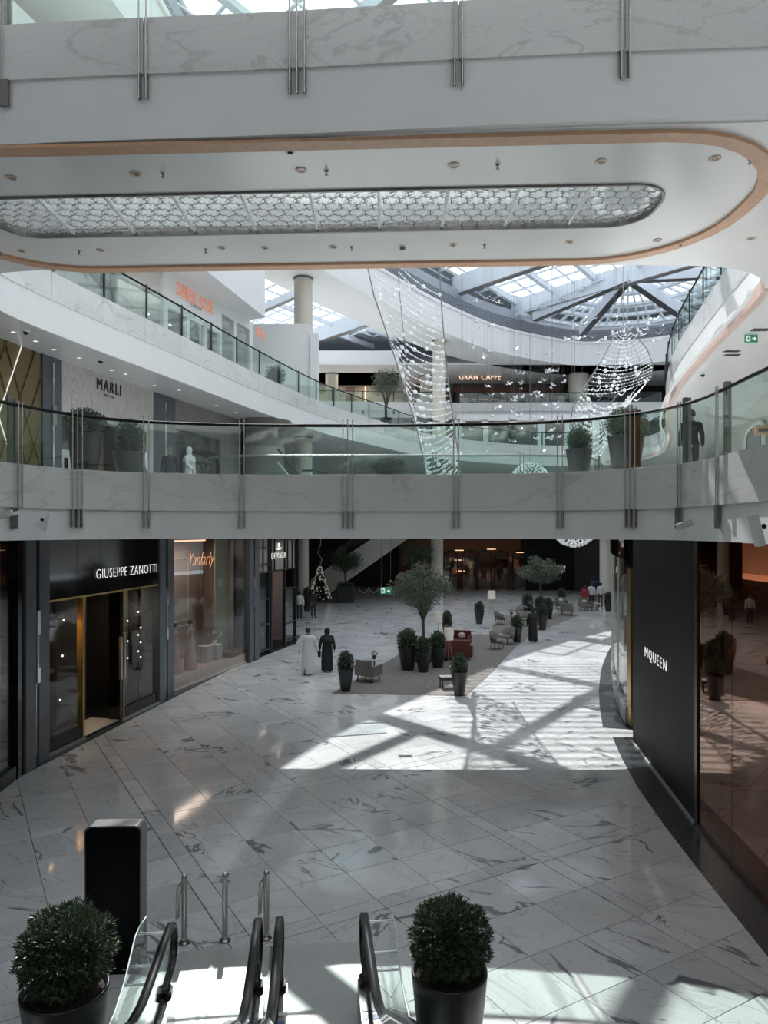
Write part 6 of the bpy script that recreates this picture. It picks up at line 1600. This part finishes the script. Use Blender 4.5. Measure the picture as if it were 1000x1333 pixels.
# mannequins in the dress window
def mannequin(label, loc, rz, dress, h=1.75):
    g = thing('dress_mannequin', label, 'mannequin', loc, rz); k = h/1.75
    V = lambda x, y, z: (x*k, y*k, z*k)
    J = {'pelvis': (V(0, 0, .95), (.13*k, .10*k)), 'waist': (V(0, 0, 1.12), (.10*k, .08*k)), 'chest': (V(0, 0, 1.32), (.14*k, .09*k)), 'neck': (V(0, 0, 1.5), .04*k), 'head': (V(0, 0, 1.62), .075*k), 'crown': (V(0, 0, 1.69), .05*k)}
    E = [('pelvis', 'waist'), ('waist', 'chest'), ('chest', 'neck'), ('neck', 'head'), ('head', 'crown')]
    for s, n in ((-1, 'l'), (1, 'r')):
        J['s'+n] = (V(s*.16, 0, 1.42), .045*k); J['e'+n] = (V(s*.22, .02, 1.15), .032*k); J['w'+n] = (V(s*.25, -.06, .92), .022*k); J['h'+n] = (V(s*.25, -.09, .82), .02*k); E += [('chest', 's'+n), ('s'+n, 'e'+n), ('e'+n, 'w'+n), ('w'+n, 'h'+n)]
    skin_body(g, J, E, 'body', mat('pale mannequin', (.55, .45, .40), .5))
    m = MB(); seg = 20; prof = [(.30, .02), (.27, .3), (.20, .7), (.155, .95), (.115, 1.13), (.15, 1.32), (.13, 1.40)]; vs = []
    for r, z in prof:
        for q in range(seg):
            a = 2*PI*q/seg; f_ = 1+.08*math.sin(a*7)*max(0, 1-z); vs.append(V(r*f_*math.cos(a), r*f_*.75*math.sin(a), z))
    m.add(vs, [(i*seg+q, i*seg+(q+1) % seg, (i+1)*seg+(q+1) % seg, (i+1)*seg+q) for i in range(len(prof)-1) for q in range(seg)], True); m.build('gown', dress, g)
    MB().lathe([(.001, 1.76*k), (.07*k, 1.74*k), (.082*k, 1.68*k), (.078*k, 1.62*k)], 12, (0, .015, 0), caps=False).build('headpiece', BLKC, g); return g
PINK = mat('dusty pink tulle', (.50, .33, .31), .7); DRK = mat('dark floral gown', (.10, .10, .11), .7, var=.8, scale=14)
for px, lab, dr, dd, z in ((263, 'mannequin in a long dusty pink gown, front right of the window group', PINK, -.45, .42), (246, 'mannequin in a pink gown partly hidden at the left of the dress window', PINK, -.55, .42), (262, 'mannequin in a dark floral gown behind the two pink gowns', DRK, -1.15, .62)):
    q_ = px2(px); mannequin(lab, tuple(S2.w(q_, dd, z)), math.radians(75), dr)
# display boxes with orchid
for px, hh, lab in ((286, .62, 'small pale display cube in the dress window, left of the orchid'), (298, .55, 'pale display cube beneath the white orchid in the dress window')):
    c = S2.w(px2(px), -.6, .42); g = thing('display_cube', lab, 'display stand', tuple(c), math.radians(75)); MB().box(-.22, -.22, 0, .22, .22, hh, b=.02).build('plinth', mat('pale stone cube', (.42, .41, .38), .4, var=.1), g); MB().box(-.2, -.2, hh, .2, .2, hh+.015).build('cube_top', WHITE, g)
    if px > 290:
        c = c+Vector((0, 0, hh+.015)); g = thing('orchid_plant', 'small white orchid on the display cube in the dress window', 'plant', tuple(c)); MB().lathe([(.06, 0), (.09, .14)], 12).build('pot', WHITE, g)
        for s in (-1, 1): MB().tube([(0, 0, .1), (s*.08, 0, .35), (s*.2, 0, .42)], .008, 5).build('stem', LEAF, g); leaves(MB(), 24, (s*.15, 0, .40), .10, .05, .08, .03, random.Random(4)).build('blossoms', WT, g, kind='stuff')
g = thing('wall_disc', 'round dark disc object in the dress window before the beige wall', 'ornament', tuple(S2.w(px2(306), -.9, 1.35))); MB().lathe([(.10, -.12), (.17, -.04), (.17, .04), (.10, .12)], 16).build('disc', GREYM, g); MB().tube([(0, 0, -.9), (0, 0, -.1)], .01, 5).build('stand', GREYM, g)

# ================================================================== ordinal labels for rows of look-alikes
def by_row(group, fmt, rowf=lambda o: 0, rows=('',)):
    obs = [o for o in C.objects if o.get('group') == group and o.parent is None]
    for r in set(rowf(o) for o in obs):
        row = sorted([o for o in obs if rowf(o) == r], key=lambda o: o.location.x/max(o.location.y, 1)); n = len(row)
        for i, o in enumerate(row):
            pos = (ORD[i]+' from the left') if i <= n//2 else ((ORD[n-1-i]+' from the right') if n-1-i else 'rightmost')
            if i == 0: pos = 'leftmost'
            o['label'] = fmt % (rows[r], pos)
by_row('downlights under the top bridge', 'round recessed downlight in the %s row under the topmost bridge, %s', lambda o: 0 if o.location.y < 12.2 else 1, ('near', 'far'))
by_row('sprinklers under the top bridge', 'tiny sprinkler head in the %s row under the topmost bridge, %s', lambda o: 0 if o.location.y < 12.2 else 1, ('near', 'far'))
by_row('downlights under the upper balconies', 'small%s recessed downlight in the side balcony soffits, %s')
by_row('cafe chairs behind the far railing', 'small dark%s cafe chair behind the far upper railing, %s')
by_row('cafe tables behind the far railing', 'small pale%s cafe table on the far upper level, %s')
by_row('rope barrier posts by the pale escalator', 'small%s rope barrier post in the far dark hall, %s')
by_row('ropes of the far barrier', 'pale%s drooping barrier rope in the far hall, %s')
